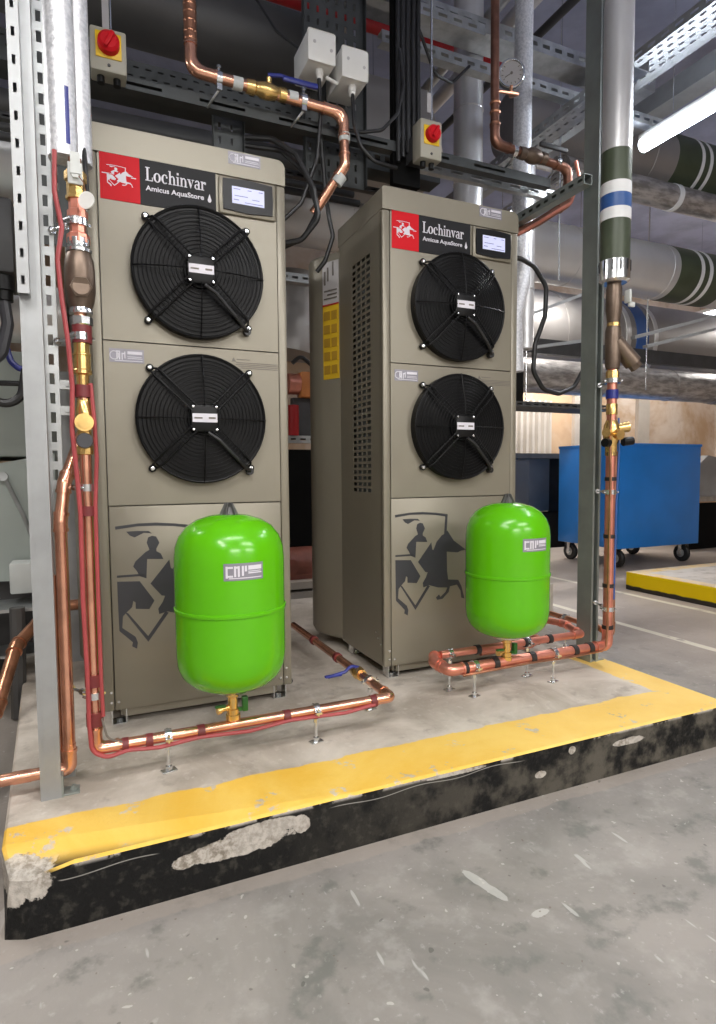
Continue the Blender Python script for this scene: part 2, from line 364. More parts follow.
def text_mesh(txt, size, o, ux, uy, thick, bold=0.0, width=None):
    """built-in font lettering as a bmesh lying on the plane o, ux, uy; width stretches the line to that length"""
    cu = bpy.data.curves.new('lettering', 'FONT'); cu.body = txt; cu.size = size; cu.offset = bold; cu.fill_mode = 'BOTH'; cu.extrude = .0001
    ob = bpy.data.objects.new('lettering', cu); me = bpy.data.meshes.new_from_object(ob); bm = bmesh.new(); bm.from_mesh(me)
    bpy.data.objects.remove(ob); bpy.data.curves.remove(cu); bpy.data.meshes.remove(me)
    xs = [v.co.x for v in bm.verts]; x0, x1 = min(xs), max(xs); k = (width/(x1-x0)) if width else 1
    o, ux, uy = Vector(o), Vector(ux), Vector(uy); nn = ux.cross(uy)
    for v in bm.verts:
        x, y, z = v.co; v.co = o + ux*((x-x0)*k) + uy*y + nn*(z/.0001*thick/2)
    return bm

# ================================================================== SETTING
FZ = -0.146
struct('floor', bxr(NB(), -3.0, 9.0, -3.5, 6.6, FZ-.1, FZ), 'floor')
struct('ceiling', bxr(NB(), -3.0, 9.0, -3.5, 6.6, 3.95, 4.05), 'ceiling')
struct('wall_back', bxr(NB(), -3.0, 9.0, 6.4, 6.5, FZ, 3.95), 'wall')
struct('wall_right', bxr(NB(), 8.9, 9.0, -3.5, 6.4, FZ, 3.95), 'wall')
struct('wall_left', bxr(NB(), -3.0, -2.9, -3.5, 6.4, FZ, 3.95), 'wallgrey')
struct('wall_front', bxr(NB(), -2.9, 8.9, -3.5, -3.4, FZ, 3.95), 'wallgrey')
# plinth slab: front face at y 1.38, left end slightly out of square, irregular broken near corner
bm = NB()
P0 = [(-.192, 1.40), (-.150, 1.382), (-.06, 1.380), (.6, 1.380), (1.3, 1.380), (2.04, 1.380), (2.04, 2.4), (2.04, 3.75), (-.325, 3.75), (-.262, 2.6), (-.215, 1.75), (-.203, 1.5)]
A = [bm.verts.new((x, y, FZ)) for x, y in P0]; B = [bm.verts.new((x, y, -.006)) for x, y in P0]
cx, cy = .92, 2.5
Ct = [bm.verts.new((x+(.006 if x < cx else -.006), y+(.006 if y < cy else -.006), 0)) for x, y in P0]
n = len(P0)
for i in range(n):
    k = (i+1) % n; bm.faces.new((A[i], A[k], B[k], B[i])); bm.faces.new((B[i], B[k], Ct[k], Ct[i]))
bm.faces.new(Ct); bm.faces.new(A[::-1])
for v in bm.verts:                                   # the crumbled near-left corner
    if v.co.x < -.14 and v.co.y < 1.45 and v.co.z > -.02: v.co.z -= .022; v.co.x += .012; v.co.y += .01
slab = struct('step_1', bm, 'plinth')
slab['label'] = 'raised concrete slab with yellow margin and chipped black front face'
bm = NB(); bxr(bm, 3.985, 7.0, .9, 3.60, FZ, .0, .006); struct('step_2', bm, 'plinth2')
# corrugated sheeting and a grey framed opening on the back wall
bm = NB(); xs = [4.2 + .016*i for i in range(92)]
pr = [(x, 6.34 + (.0 if (i//3) % 2 else .045)) for i, x in enumerate(xs)]
fr = [bm.verts.new((x, y, 1.03)) for x, y in pr]; up = [bm.verts.new((x, y, 1.75)) for x, y in pr]
for i in range(len(pr)-1): bm.faces.new((fr[i], fr[i+1], up[i+1], up[i]))
bk = [bm.verts.new((xs[0], 6.398, 1.03)), bm.verts.new((xs[0], 6.398, 1.75)), bm.verts.new((xs[-1], 6.398, 1.75)), bm.verts.new((xs[-1], 6.398, 1.03))]
bm.faces.new((fr[0], up[0], bk[1], bk[0])); bm.faces.new((fr[-1], bk[3], bk[2], up[-1]))
bm.faces.new(up + [bk[2], bk[1]]); bm.faces.new(fr[::-1] + [bk[0], bk[3]])
tag(obj('corrugated_sheet', bm, 'corr', None, False), 'cream corrugated metal sheet on the far wall above the dark cupboard', 'wall panel')

# ================================================================== HEAT PUMP UNITS
UW, UH = .636, 1.90
EMB = {
'pole': [(.05,.653),(.117,.66),(.175,.661),(.234,.656),(.292,.648),(.287,.566),(.276,.567),(.281,.639),(.234,.647),(.175,.651),(.117,.651),(.051,.643)],
'plume': [(.083,.635),(.117,.636),(.153,.634),(.162,.625),(.155,.627),(.137,.629),(.108,.615),(.094,.622)],
'head': [(.162,.618),(.175,.615),(.185,.594),(.175,.575),(.175,.566),(.188,.558),(.196,.539),(.145,.542),(.141,.478),(.12,.487),(.111,.506),(.101,.52),(.108,.536),(.14,.565),(.153,.572),(.145,.596),(.15,.613)],
'rein': [(.051,.494),(.134,.494),(.134,.487),(.051,.487)],
'hind': [(.051,.474),(.12,.47),(.164,.402),(.147,.375),(.105,.38),(.105,.401),(.098,.407),(.094,.387),(.079,.373),(.065,.359),(.062,.321),(.102,.287),(.108,.268),(.105,.247),(.09,.257),(.093,.27),(.053,.312),(.052,.36)],
'body': [(.215,.536),(.219,.507),(.225,.504),(.24,.537),(.264,.562),(.282,.57),(.291,.581),(.3,.568),(.322,.538),(.381,.497),(.356,.494),(.341,.488),(.288,.494),(.29,.414),(.295,.378),(.344,.373),(.36,.345),(.375,.292),(.36,.296),(.356,.326),(.338,.353),(.304,.349),(.298,.326),(.268,.3),(.243,.298),(.237,.308),(.252,.319),(.258,.308),(.283,.327),(.292,.345),(.246,.349),(.204,.362),(.178,.355),(.175,.373),(.19,.395),(.198,.415),(.187,.417),(.153,.46)],
'stir': [(.071,.372),(.081,.368),(.141,.285),(.198,.363),(.208,.357),(.141,.266)]}
def emblem(bm, y, fx=lambda v: v, fz=lambda v: v, t=.0012):
    for pts in EMB.values(): prism(bm, [(fx(a), fz(b)) for a, b in pts], (0, y, 0), (1, 0, 0), (0, 0, 1), (0, -t, 0))
    return bm
def serif_word(bm, ox, oz, y, h, wid, t=.001):
    """hand-drawn slab serif capitals and lower case: L o c h i n v a r"""
    G = []; x = 0.0
    R = lambda a, b, c, d: G.append([(x+a, c), (x+b, c), (x+b, d), (x+a, d)])
    def arc(cx, cy, rx, ry, ix, iy, a0, a1, n=14):
        o_ = [(x+cx+rx*math.cos(math.radians(a0+(a1-a0)*i/n)), cy+ry*math.sin(math.radians(a0+(a1-a0)*i/n))) for i in range(n+1)]
        i_ = [(x+cx+ix*math.cos(math.radians(a0+(a1-a0)*i/n)), cy+iy*math.sin(math.radians(a0+(a1-a0)*i/n))) for i in range(n+1)]
        for k in range(n): G.append([o_[k], o_[k+1], i_[k+1], i_[k]])
    R(.10, .26, 0, 1); R(0, .38, .94, 1); R(0, .62, 0, .07); R(.55, .62, 0, .28); x += .68
    arc(.31, .33, .31, .35, .14, .29, 0, 360, 24); x += .66
    arc(.30, .33, .30, .35, .13, .29, 50, 310, 20); R(.40, .52, .42, .54); x += .60
    R(.07, .21, 0, 1); R(0, .21, .94, 1); R(0, .28, 0, .06); arc(.33, .40, .22, .27, .09, .20, 0, 150, 12); R(.42, .56, 0, .42); R(.36, .63, 0, .06); x += .67
    R(.07, .21, 0, .66); R(0, .21, .60, .66); R(0, .28, 0, .06); R(.06, .22, .80, .96); x += .32
    R(.07, .21, 0, .66); R(0, .21, .60, .66); R(0, .28, 0, .06); arc(.33, .40, .22, .27, .09, .20, 0, 150, 12); R(.42, .56, 0, .42); R(.36, .63, 0, .06); x += .64
    G.append([(x+.05, .66), (x+.22, .66), (x+.37, .18), (x+.31, 0), (x+.28, 0)]); G.append([(x+.31, 0), (x+.37, .18), (x+.53, .66), (x+.46, .66)]); R(0, .27, .60, .66); R(.39, .60, .60, .66); x += .60
    arc(.24, .19, .22, .20, .10, .14, 40, 320, 16); R(.34, .48, 0, .46); arc(.27, .46, .21, .21, .08, .15, 0, 165, 12); R(.44, .56, 0, .06); x += .58
    R(.07, .21, 0, .66); R(0, .21, .60, .66); R(0, .30, 0, .06); arc(.34, .44, .18, .22, .10, .10, 35, 150, 8); R(.34, .47, .46, .62); x += .48
    for g in G: prism(bm, [(ox + a/x*wid, oz + b*h) for a, b in g], (0, y, 0), (1, 0, 0), (0, 0, 1), (0, -t, 0))
    return bm
def sticker(root, x0, x1, z0, z1, y, name='installer_sticker'):
    s = obj(name, bxr(NB(), x0, x1, y-.001, y, z0, z1), 'sticker', root)
    w_, h_ = x1-x0, z1-z0; bm = NB(); T = .0008
    def r(a, b, c, d): bxr(bm, x0+a*w_, x0+b*w_, y-.001-T, y-.001, z0+c*h_, z0+d*h_)
    torus(bm, (x0+.14*w_, y-.0015, z0+.5*h_), (0, 1, 0), .30*h_, .0018, 24, 5)
    r(.20, .24, .2, .85); r(.27, .31, .2, .85); r(.24, .29, .75, .85); r(.35, .38, .2, .7); r(.38, .43, .6, .7); r(.43, .46, .3, .8)
    r(.52, .95, .62, .84); r(.52, .95, .30, .34); r(.52, .93, .42, .46); r(.15, .95, .10, .15)
    obj('sticker_print', bm, 'stickerwhite', s); return s

def panel_with_hole(bm, x0, x1, z0, z1, y, t, c, r):
    n = 64; o_ = [bm.verts.new((x, y, z)) for x, z in ((x0, z0), (x1, z0), (x1, z1), (x0, z1))]
    i_ = [bm.verts.new((c[0]+r*math.cos(2*math.pi*k/n), y, c[1]+r*math.sin(2*math.pi*k/n))) for k in range(n)]
    es = [bm.edges.new((o_[k], o_[(k+1) % 4])) for k in range(4)] + [bm.edges.new((i_[k], i_[(k+1) % n])) for k in range(n)]
    bmesh.ops.triangle_fill(bm, use_beauty=True, use_dissolve=False, edges=es)
    fs = list(bm.faces); rr = bmesh.ops.extrude_face_region(bm, geom=fs)
    bmesh.ops.translate(bm, vec=(0, t, 0), verts=[g for g in rr['geom'] if isinstance(g, bmesh.types.BMVert)]); return bm

def make_unit():
    root = thing('heat_pump_water_heater', '', 'heat pump')
    # sheet-metal body: left and right sides with punched vents, back, inner floor
    def vents(side):
        bm = NB(); hs = []
        for c in range(4):
            for r in range(38): hs.append((.10+c*.047, .10+c*.047+.036, .69+r*.0252, .69+r*.0252+.0150))
        x = 0 if side < 0 else UW
        perf(bm, (x, .012, .05), (0, 1, 0), (0, 0, 1), .42, 1.765, hs, (.002*-side, 0, 0)); return bm
    obj('side_panel', vents(-1), 'taupe', root, False); obj('side_panel', vents(1), 'taupe', root, False)
    bm = NB(); bxr(bm, .002, UW-.002, .40, .43, .05, 1.815); bxr(bm, .002, UW-.002, .02, .43, .05, .07); bxr(bm, .03, UW-.03, .018, .04, .712, .724); bxr(bm, .03, UW-.03, .018, .04, 1.236, 1.246)
    obj('inner_frame', bm, 'taupe_dark', root)
    for x0, x1 in ((0, .032), (UW-.032, UW)): obj('corner_post', bxr(NB(), x0, x1, 0, .03, .048, 1.815, .007), 'taupe', root)
    # top cover with rounded shoulders
    def arcp(cx, cz, r, a0, a1): return [(cx+r*math.cos(math.radians(a0+(a1-a0)*i/6)), cz+r*math.sin(math.radians(a0+(a1-a0)*i/6))) for i in range(7)]
    pts = [(0, 1.8165), (UW, 1.8165)] + arcp(UW-.028, UH-.028, .028, 0, 90) + arcp(.010, UH-.010, .010, 90, 180)
    bm = NB(); prism(bm, pts, (0, -.001, 0), (1, 0, 0), (0, 0, 1), (0, .445, 0)); obj('top_cover', bm, 'taupe', root)
    # front panels
    FC = ((.331, 1.475), (.331, 1.001)); HR = .200
    bm = panel_with_hole(NB(), .0335, UW-.0335, 1.245, 1.813, .001, .014, FC[0], HR); up = obj('upper_front_panel', bm, 'taupe', root)
    bm = panel_with_hole(NB(), .0335, UW-.0335, .721, 1.241, .001, .014, FC[1], HR); mp = obj('middle_front_panel', bm, 'taupe', root)
    lp = obj('lower_front_panel', bxr(NB(), .0335, UW-.0335, .001, .015, .05, .717, .002), 'taupe', root)
    obj('mounted_knight_emblem', emblem(NB(), .0012), 'decal', lp)
    bm = NB()
    for x in (.044, UW-.044): cyl(bm, (x, .0015, .078), (x, -.003, .078), .0045, n=10)
    for x in (.022, UW-.022):
        for z in (.078, .112): cyl(bm, (x, .001, z), (x, -.003, z), .0045, n=10)
    for y in (.03, .05, .07): cyl(bm, (.001, y, .105+y), (-.003, y, .105+y), .004, n=10)
    obj('rivets', bm, 'chrome', root)
    # brand badge
    bd = obj('brand_badge', bxr(NB(), .157, .396, -.0012, .0012, 1.676, 1.8155), 'badge', up)
    rb = obj('red_badge', bxr(NB(), .040, .157, -.0012, .0012, 1.676, 1.8155), 'red', up)
    bd.location = (0, 0, 0)
    bm = NB(); serif_word(bm, .174, 1.752, -.0012, .042, .190)
    obj('brand_lettering', bm, 'stickerwhite', root)
    bm = text_mesh('Amicus AquaStore', .0215, (.174, -.002, 1.722), (1, 0, 0), (0, 0, 1), .001, .0004, .182)
    obj('model_lettering', bm, 'stickerwhite', root)
    bm = NB(); prism(bm, [(.3745+.006*math.cos(a), 1.7245+.008*math.sin(a)) for a in [i*math.pi/8 for i in range(16)]] , (0, -.0012, 0), (1, 0, 0), (0, 0, 1), (0, -.001, 0))
    prism(bm, [(.370, 1.730), (.379, 1.730), (.3745, 1.744)], (0, -.0012, 0), (1, 0, 0), (0, 0, 1), (0, -.001, 0)); obj('drop_mark', bm, 'stickerwhite', root)
    bm = emblem(NB(), -.0012, lambda a: .060+(a-.05)*.235, lambda b: 1.716+(b-.25)*.158, .0008)
    bxr(bm, .046, .066, -.002, -.0012, 1.752, 1.7545); bxr(bm, .131, .146, -.002, -.0012, 1.750, 1.7525); obj('red_badge_emblem', bm, 'stickerwhite', root)
    # display
    bm = NB(); bxr(bm, .404, .600, -.008, .002, 1.688, 1.812, .008); dp = obj('display_bezel', bm, 'taupe', up)
    bm = NB(); prism(bm, [(.418, 1.702), (.50, 1.696), (.586, 1.702), (.588, 1.75), (.586, 1.800), (.50, 1.806), (.418, 1.800), (.416, 1.75)], (0, -.008, 0), (1, 0, 0), (0, 0, 1), (0, -.006, 0))
    obj('display_surround', bm, 'screenblack', dp)
    bm = NB(); bxr(bm, .447, .557, -.0148, -.013, 1.724, 1.779); obj('display_screen', bm, 'lcd', dp)
    bm = NB()
    for a, b, z in ((.452, .475, 1.770), (.50, .513, 1.770), (.538, .552, 1.770), (.455, .50, 1.748), (.452, .47, 1.735), (.515, .54, 1.742), (.49, .552, 1.729)): bxr(bm, a, b, -.0154, -.0148, z, z+.0022)
    obj('screen_readout', bm, 'lcdink', dp)
    sticker(root, .439, .549, 1.856, 1.899-.003, -.0012)
    sticker(mp, .050, .154, 1.176, 1.219, .0008)
    bm = NB()
    for z, a, b in ((1.210, .455, .50), (1.199, .452, .60), (1.193, .452, .602), (1.187, .46, .60), (1.181, .466, .60)): bxr(bm, a, b, -.0002, .0012, z, z+.0022)
    prism(bm, [(.437, 1.203), (.452, 1.203), (.4445, 1.217)], (0, .0012, 0), (1, 0, 0), (0, 0, 1), (0, -.001, 0)); obj('warning_print', bm, 'inkgrey', mp)
    # fans
    for fi, (fx, fz) in enumerate(FC):
        fan = obj('fan', fan_blades(fx, fz), 'black', root)
        bm = NB(); lathe(bm, [(HR+.004, -.012), (HR+.008, -.004), (HR+.002, .0), (HR-.004, .02), (HR-.006, .13), (.0, .13), (.0, .128), (HR-.010, .128), (HR-.008, .02), (HR-.001, -.010)], (fx, 0, fz), (0, 1, 0), 64)
        obj('fan_duct', bm, 'black_matt', fan)
        bm = NB(); prof = lambda r: -.034 - .036*(1-(r/.212)**2.2)
        for k in range(13):
            r = .054 + k*.0125; torus(bm, (fx, prof(r), fz), (0, 1, 0), r, .0013, 56, 6)
        torus(bm, (fx, -.034, fz), (0, 1, 0), .208, .0045, 64, 8); lathe(bm, [(.2045, -.034), (.2075, -.034), (.2095, -.001), (.2065, -.001)], (fx, 0, fz), (0, 1, 0), 64); torus(bm, (fx, .002, fz), (0, 1, 0), .206, .004, 64, 8)
        for k in range(4):
            a = math.pi/2*k; tube(bm, [(fx+math.cos(a)*r, prof(r)-.002, fz+math.sin(a)*r) for r in (.04, .09, .14, .18, .212)], .0022, 0, 6)
        obj('fan_guard', bm, 'guard', fan)
        for k in range(4):
            a = math.pi/4 + math.pi/2*k; bm = NB(); ca, sa = math.cos(a), math.sin(a)
            for s in (-1, 1):
                px, pz = -sa*.011*s, ca*.011*s
                tube(bm, [(fx+ca*.045+px, -.066, fz+sa*.045+pz), (fx+ca*.12+px, -.056, fz+sa*.12+pz), (fx+ca*.195+px*1.1, -.044, fz+sa*.195+pz*1.1), (fx+ca*.212+px*.9, -.036, fz+sa*.212+pz*.9), (fx+ca*.222+px*.6, -.010, fz+sa*.222+pz*.6)], .0034, 0, 8)
            cyl(bm, (fx+ca*.229, -.002, fz+sa*.229), (fx+ca*.229, -.014, fz+sa*.229), .0115, n=18); torus(bm, (fx+ca*.229, -.013, fz+sa*.229), (0, 1, 0), .010, .0025, 20, 6)
            br = obj('mounting_arm', bm, 'black', fan)
        for k in range(4):
            a = math.pi/4 + math.pi/2*k; obj('screw', lathe(NB(), [(0, .009), (.006, .008), (.0088, .002), (.0088, -.004)], (fx+math.cos(a)*.229, -.014, fz+math.sin(a)*.229), (0, -1, 0), 14), 'chrome', fan)
        for sx in (-1, 1):
            for sz in (-1, 1): obj('screw', lathe(NB(), [(0, .005), (.004, .004), (.005, -.002)], (fx+sx*.037, -.0695, fz+sz*.037), (0, -1, 0), 12), 'chrome', fan)
        bm = NB(); cyl(bm, (fx, -.046, fz), (fx, .05, fz), .052, n=32); box(bm, (fx, -.058, fz), (.092, .022, .092), 0, .010); obj('motor_housing', bm, 'black', fan)
        obj('fan_nameplate', bxr(NB(), fx-.040, fx+.040, -.0705, -.069, fz-.013, fz+.015), 'stickerwhite', fan)
        bm = NB(); bxr(bm, fx-.034, fx-.008, -.0712, -.0704, fz-.002, fz+.003); bxr(bm, fx+.012, fx+.034, -.0712, -.0704, fz-.002, fz+.004); obj('nameplate_print', bm, 'inkgrey', fan)
        bm = NB(); tube(bm, [(fx+.01, -.066, fz-.046), (fx+.045, -.070, fz-.07), (fx+.11, -.058, fz-.135), (fx+.150, -.03, fz-.168), (fx+.163, -.012, fz-.176)], .0062, .02, 10); cyl(bm, (fx+.158, -.002, fz-.174), (fx+.158, -.024, fz-.174), .012, n=14); obj('motor_cable', bm, 'cable', fan)
    # finned coil visible through the side vents
    bm = NB()
    bxr(bm, .045, .060, .06, .36, .60, 1.74)
    for k in range(26): bxr(bm, .030, .045, .085+k*.009, .0872+k*.009, .60, 1.74)
    obj('finned_coil', bm, 'galv', root, False)
    # rear tank casing, wider and rounded in plan
    pl = [(.0025, .425), (-.047, .520), (-.068, .560), (-.078, .60), (-.070, .64), (-.050, .69), (-.02, .74), (.03, .79), (.10, .83), (.318, .85)]
    pl = pl + [(UW-a, b) for a, b in pl[-2::-1]]
    bm = NB(); layers = [(.040, .045), (.012, .062), (0, .085), (0, 1.790), (.006, 1.800), (.03, 1.806)]
    cxx, cyy = .318, .63; rings = []
    for ins, z in layers: rings.append([bm.verts.new((cxx+(a-cxx)*(1-ins/.4), cyy+(b-cyy)*(1-ins/.4) if b > .44 else b, z)) for a, b in pl])
    m = len(pl)
    for Ra, Rb in zip(rings, rings[1:]):
        for k in range(m): bm.faces.new((Ra[k], Ra[(k+1) % m], Rb[(k+1) % m], Rb[k]))
    bm.faces.new(rings[0][::-1]); bm.faces.new(rings[-1]); rc = obj('rear_tank_casing', bm, 'taupe', root, True, 28)
    # rating label following the curved shoulder
    def lab(z0, z1, mat, nm, par, o_=.0012, s0=0.0, s1=1.0):
        path = [Vector((-.002, .4335)), Vector((-.017, .4622)), Vector((-.032, .491)), Vector((-.046, .518))]
        Ls = [0]; 
        for a, b in zip(path, path[1:]): Ls.append(Ls[-1]+(b-a).length)
        def at(s):
            d = s*Ls[-1]
            for i in range(3):
                if d <= Ls[i+1]+1e-9: t = (d-Ls[i])/(Ls[i+1]-Ls[i]); return path[i].lerp(path[i+1], t)
            return path[-1]
        bm = NB(); N_ = 12; ss = sorted({s0 + (s1-s0)*i/N_ for i in range(N_+1)} | {l/Ls[-1] for l in Ls if s0 < l/Ls[-1] < s1}); cols = []
        for s in ss:
            p = at(s); d = Vector((-.8, -.6))*o_; d2 = d*1.6 
            cols.append([bm.verts.new((p.x+d.x, p.y+d.y, z0)), bm.verts.new((p.x+d.x, p.y+d.y, z1)), bm.verts.new((p.x+d2.x, p.y+d2.y, z0)), bm.verts.new((p.x+d2.x, p.y+d2.y, z1))])
        for a, b in zip(cols, cols[1:]):
            bm.faces.new((a[2], b[2], b[3], a[3])); bm.faces.new((a[0], a[1], b[1], b[0])); bm.faces.new((a[0], b[0], b[2], a[2])); bm.faces.new((a[1], a[3], b[3], b[1]))
        bm.faces.new((cols[0][0], cols[0][2], cols[0][3], cols[0][1])); bm.faces.new((cols[-1][0], cols[-1][1], cols[-1][3], cols[-1][2]))
        return obj(nm, bm, mat, par, False)
    l1 = lab(1.575, 1.765, 'greylabel', 'rating_label', rc); l2 = lab(1.245, 1.573, 'yellowlabel', 'warning_label', rc)
    for k, (a, b, z) in enumerate(((.1, .9, 1.60), (.1, .7, 1.617), (.1, .9, 1.634), (.30, .38, 1.70), (.62, .70, 1.68), (.80, .90, 1.665))):
        lab(z, z+(.006 if k < 3 else .06), 'inkgrey', 'label_print', l1, .0030, a, b)
    for k in range(5):
        for a, b in ((.12, .45), (.55, .92)):
            lab(1.268+k*.060, 1.306+k*.060, 'inkbrown', 'label_print', l2, .0030, a, b)
    lab(1.572, 1.578, 'firered', 'label_stripe', l2, .0030, 0, 1)
    # base
    bm = NB(); bxr(bm, .06, UW-.06, .012, .022, .022, .05); bxr(bm, .05, UW-.05, .40, .42, .012, .05); bxr(bm, .05, .06, .03, .42, .022, .05); bxr(bm, UW-.06, UW-.05, .03, .42, .022, .05); obj('base_rail', bm, 'taupe', root)
    for x in (.045, UW-.045):
        for y in (.008, .36):
            bm = NB(); bxr(bm, x-.024, x-.020, y, y+.05, 0, .05); bxr(bm, x+.020, x+.024, y, y+.05, .0, .05); bxr(bm, x-.024, x+.024, y, y+.055, 0, .003); cyl(bm, (x, y+.022, .002), (x, y+.022, .014), .010, n=6)
            obj('foot_bracket', bm, 'chrome', root)
    for x in (.12, UW-.12): obj('rear_foot', bxr(NB(), x-.03, x+.03, .66, .74, 0, .062), 'black', root)
    return root
def fan_blades(fx, fz):
    bm = NB()
    for k in range(5):
        a0 = 2*math.pi*k/5 + .3; NR, NA = 6, 6; T = {}
        for i in range(NR+1):
            r = .048 + .138*i/NR; sw = .35*(i/NR)**1.6
            for j in range(NA+1):
                th = a0 + sw + (j/NA)*math.radians(50)*(1 - .12*i/NR); y = -.012 + .055*(j/NA) - .006*math.sin(j/NA*math.pi)
                for s in (0, 1): T[i, j, s] = bm.verts.new((fx+math.cos(th)*r, y+.003*s, fz+math.sin(th)*r))
        for i in range(NR):
            for j in range(NA):
                bm.faces.new((T[i, j, 0], T[i+1, j, 0], T[i+1, j+1, 0], T[i, j+1, 0])); bm.faces.new((T[i, j, 1], T[i, j+1, 1], T[i+1, j+1, 1], T[i+1, j, 1]))
        for i in range(NR):
            for j in (0, NA): bm.faces.new((T[i, j, 0], T[i, j, 1], T[i+1, j, 1], T[i+1, j, 0]))
        for j in range(NA):
            for i in (0, NR): bm.faces.new((T[i, j, 0], T[i, j+1, 0], T[i, j+1, 1], T[i, j, 1]))
    cyl(bm, (fx, -.02, fz), (fx, .05, fz), .055, n=28); return bm
u1 = make_unit(); u2 = copy_tree(u1)
u1.location = (.0216, 2.0903, 0); u2.location = (1.0453, 2.1125, 0)
u1['label'] = 'taupe twin-fan heat pump cabinet on the left, nearest the foil-wrapped pipes'
u2['label'] = 'taupe twin-fan heat pump cabinet on the right showing its slotted side and yellow label'
for o in (u1, u2): o['group'] = 'twin fan heat pump cabinets'

# ================================================================== GREEN EXPANSION TANKS
def make_tank():
    root = thing('expansion_vessel', '', 'tank'); R = .152
    pr = []
    for i in range(9): a = math.radians(-90 + 90*i/8); pr.append((max(.0, (R-.075)+.075*math.cos(a)) if i else .03, .275+.075*math.sin(a)))
    pr[0] = (0, .192); pr.insert(1, (.06, .194)); pr[2] = (.095, .205)
    pr = [(0, .212), (.05, .2135), (.09, .222), (.118, .236), (.138, .258), (.149, .285), (R, .32), (R, .434), (R, .4405), (R, .441), (R+.003, .4425), (R+.0035, .4465), (R+.0035, .4475), (R+.003, .4515), (R, .453), (R, .4535), (R, .46), (R, .585), (.149, .618), (.138, .648), (.118, .674), (.09, .692), (.055, .703), (.03, .706), (0, .707)]
    sh = obj('vessel_shell', lathe(NB(), pr, (0, 0, 0), (0, 0, 1), 64), 'greengloss', root, True, 30)
    bm = NB(); lathe(bm, [(.0, .720), (.007, .728), (.012, .722), (.020, .704), (.0, .704)], (0, 0, 0), (0, 0, 1), 16)
    for k in range(6):
        a = k*math.pi/3; prism(bm, [(.0, .700), (.030, .700), (.012, .738), (.0, .74)], (0, -.001, 0), (math.cos(a), math.sin(a), 0), (0, 0, 1), (-math.sin(a)*.002, math.cos(a)*.002, 0))
    obj('valve_cap', bm, 'darkduct', root)
    bm = NB(); lathe(bm, [(.0, .216), (.058, .218), (.058, .210), (.050, .203), (.03, .198), (0, .198)], (0, 0, 0), (0, 0, 1), 32); obj('bottom_flange', bm, 'chrome', root)
    # curved sticker facing the aisle
    def patch(z0, z1, a0, a1, rr, mat, nm, par):
        bm = NB(); n = 8; c = []
        for i in range(n+1):
            a = math.radians(a0+(a1-a0)*i/n); c.append([bm.verts.new((math.cos(a)*r, math.sin(a)*r, z)) for r in (rr, rr+.0006) for z in (z0, z1)])
        for p, q in zip(c, c[1:]):
            bm.faces.new((p[2], q[2], q[3], p[3])); bm.faces.new((p[0], p[1], q[1], q[0])); bm.faces.new((p[0], q[0], q[2], p[2])); bm.faces.new((p[1], p[3], q[3], q[1]))
        bm.faces.new((c[0][0], c[0][2], c[0][3], c[0][1])); bm.faces.new((c[-1][0], c[-1][1], c[-1][3], c[-1][2])); return obj(nm, bm, mat, par)
    st = patch(.543, .588, -108, -68, R+.0004, 'sticker', 'installer_sticker', root)
    for z0, z1, a0, a1 in ((.550, .581, -106, -104), (.552, .557, -104, -99), (.575, .580, -104, -99), (.553, .581, -98, -96), (.553, .581, -94.5, -92.5), (.575, .580, -96, -92.5), (.555, .581, -90.5, -88.5), (.566, .581, -87.5, -85.5), (.570, .581, -84, -70), (.560, .563, -84, -70), (.565, .567, -84, -71), (.548, .5505, -103, -70)):
        patch(z0, z1, a0, a1, R+.0012, 'stickerwhite', 'sticker_print', st)
    bm = NB(); lathe(bm, [(0, .206), (.019, .206), (.019, .186), (.014, .182), (.014, .150), (.018, .148), (.018, .134), (.021, .132), (.021, .119), (.012, .112), (0, .112)], (0, 0, 0), (0, 0, 1), 20)
    cyl(bm, (-.004, 0, .155), (-.040, -.008, .152), .008, n=12); cyl(bm, (-.036, -.007, .152), (-.046, -.009, .152), .012, n=12); v = obj('service_valve', bm, 'brass', root)
    bm = NB(); bxr(bm, .026, .042, -.012, .006, .138, .180, .002); bxr(bm, .012, .030, -.008, .0, .140, .150); obj('green_lever', bm, 'greencap', v)
    obj('drain_handle', bxr(NB(), -.052, -.022, -.016, -.004, .160, .166, .001), 'greencap', v)
    return root
t1 = make_tank(); t2 = copy_tree(t1); t1.location = (.356, 1.70, 0); t2.location = (1.404, 1.81, 0)
t1['label'] = 'lime green expansion vessel in front of the left heat pump cabinet'; t2['label'] = 'lime green expansion vessel in front of the right heat pump cabinet'
for o in (t1, t2): o['group'] = 'lime green expansion vessels'

# ================================================================== COPPER PIPEWORK
def band(root, p0, p1, r, mat='redtape', name='tape_band'): return obj(name, cyl(NB(), p0, p1, r, n=18), mat, root)
def pipe(name, label, cat, path, r, mat, fr, group=None, collars=True, base=None):
    base = base or min((tuple(p) for p in path), key=lambda p: p[2])
    root = thing(name, label, cat, base, group)
    obj('pipe', tube(NB(), path, r, fr, 18), mat, root)
    if collars:
        P = [Vector(p) for p in path]
        for i in range(1, len(P)-1):
            a = (P[i-1]-P[i]).normalized(); b = (P[i+1]-P[i]).normalized()
            if a.angle(b) > 3.0: continue
            t = fr/math.tan(a.angle(b)/2) if fr else 0; t = min(t, (P[i-1]-P[i]).length*.49, (P[i+1]-P[i]).length*.49)
            bm = tube(NB(), [P[i]+a*(t+.02), P[i]+a*(t*1.0), P[i], P[i]+b*(t*1.0), P[i]+b*(t+.02)], r*1.13, fr*.98, 18)
            for d in (a, b): cyl(bm, P[i]+d*(t+.014), P[i]+d*(t+.022), r*1.24, n=18)
            obj('elbow', bm, mat, root)
    return root
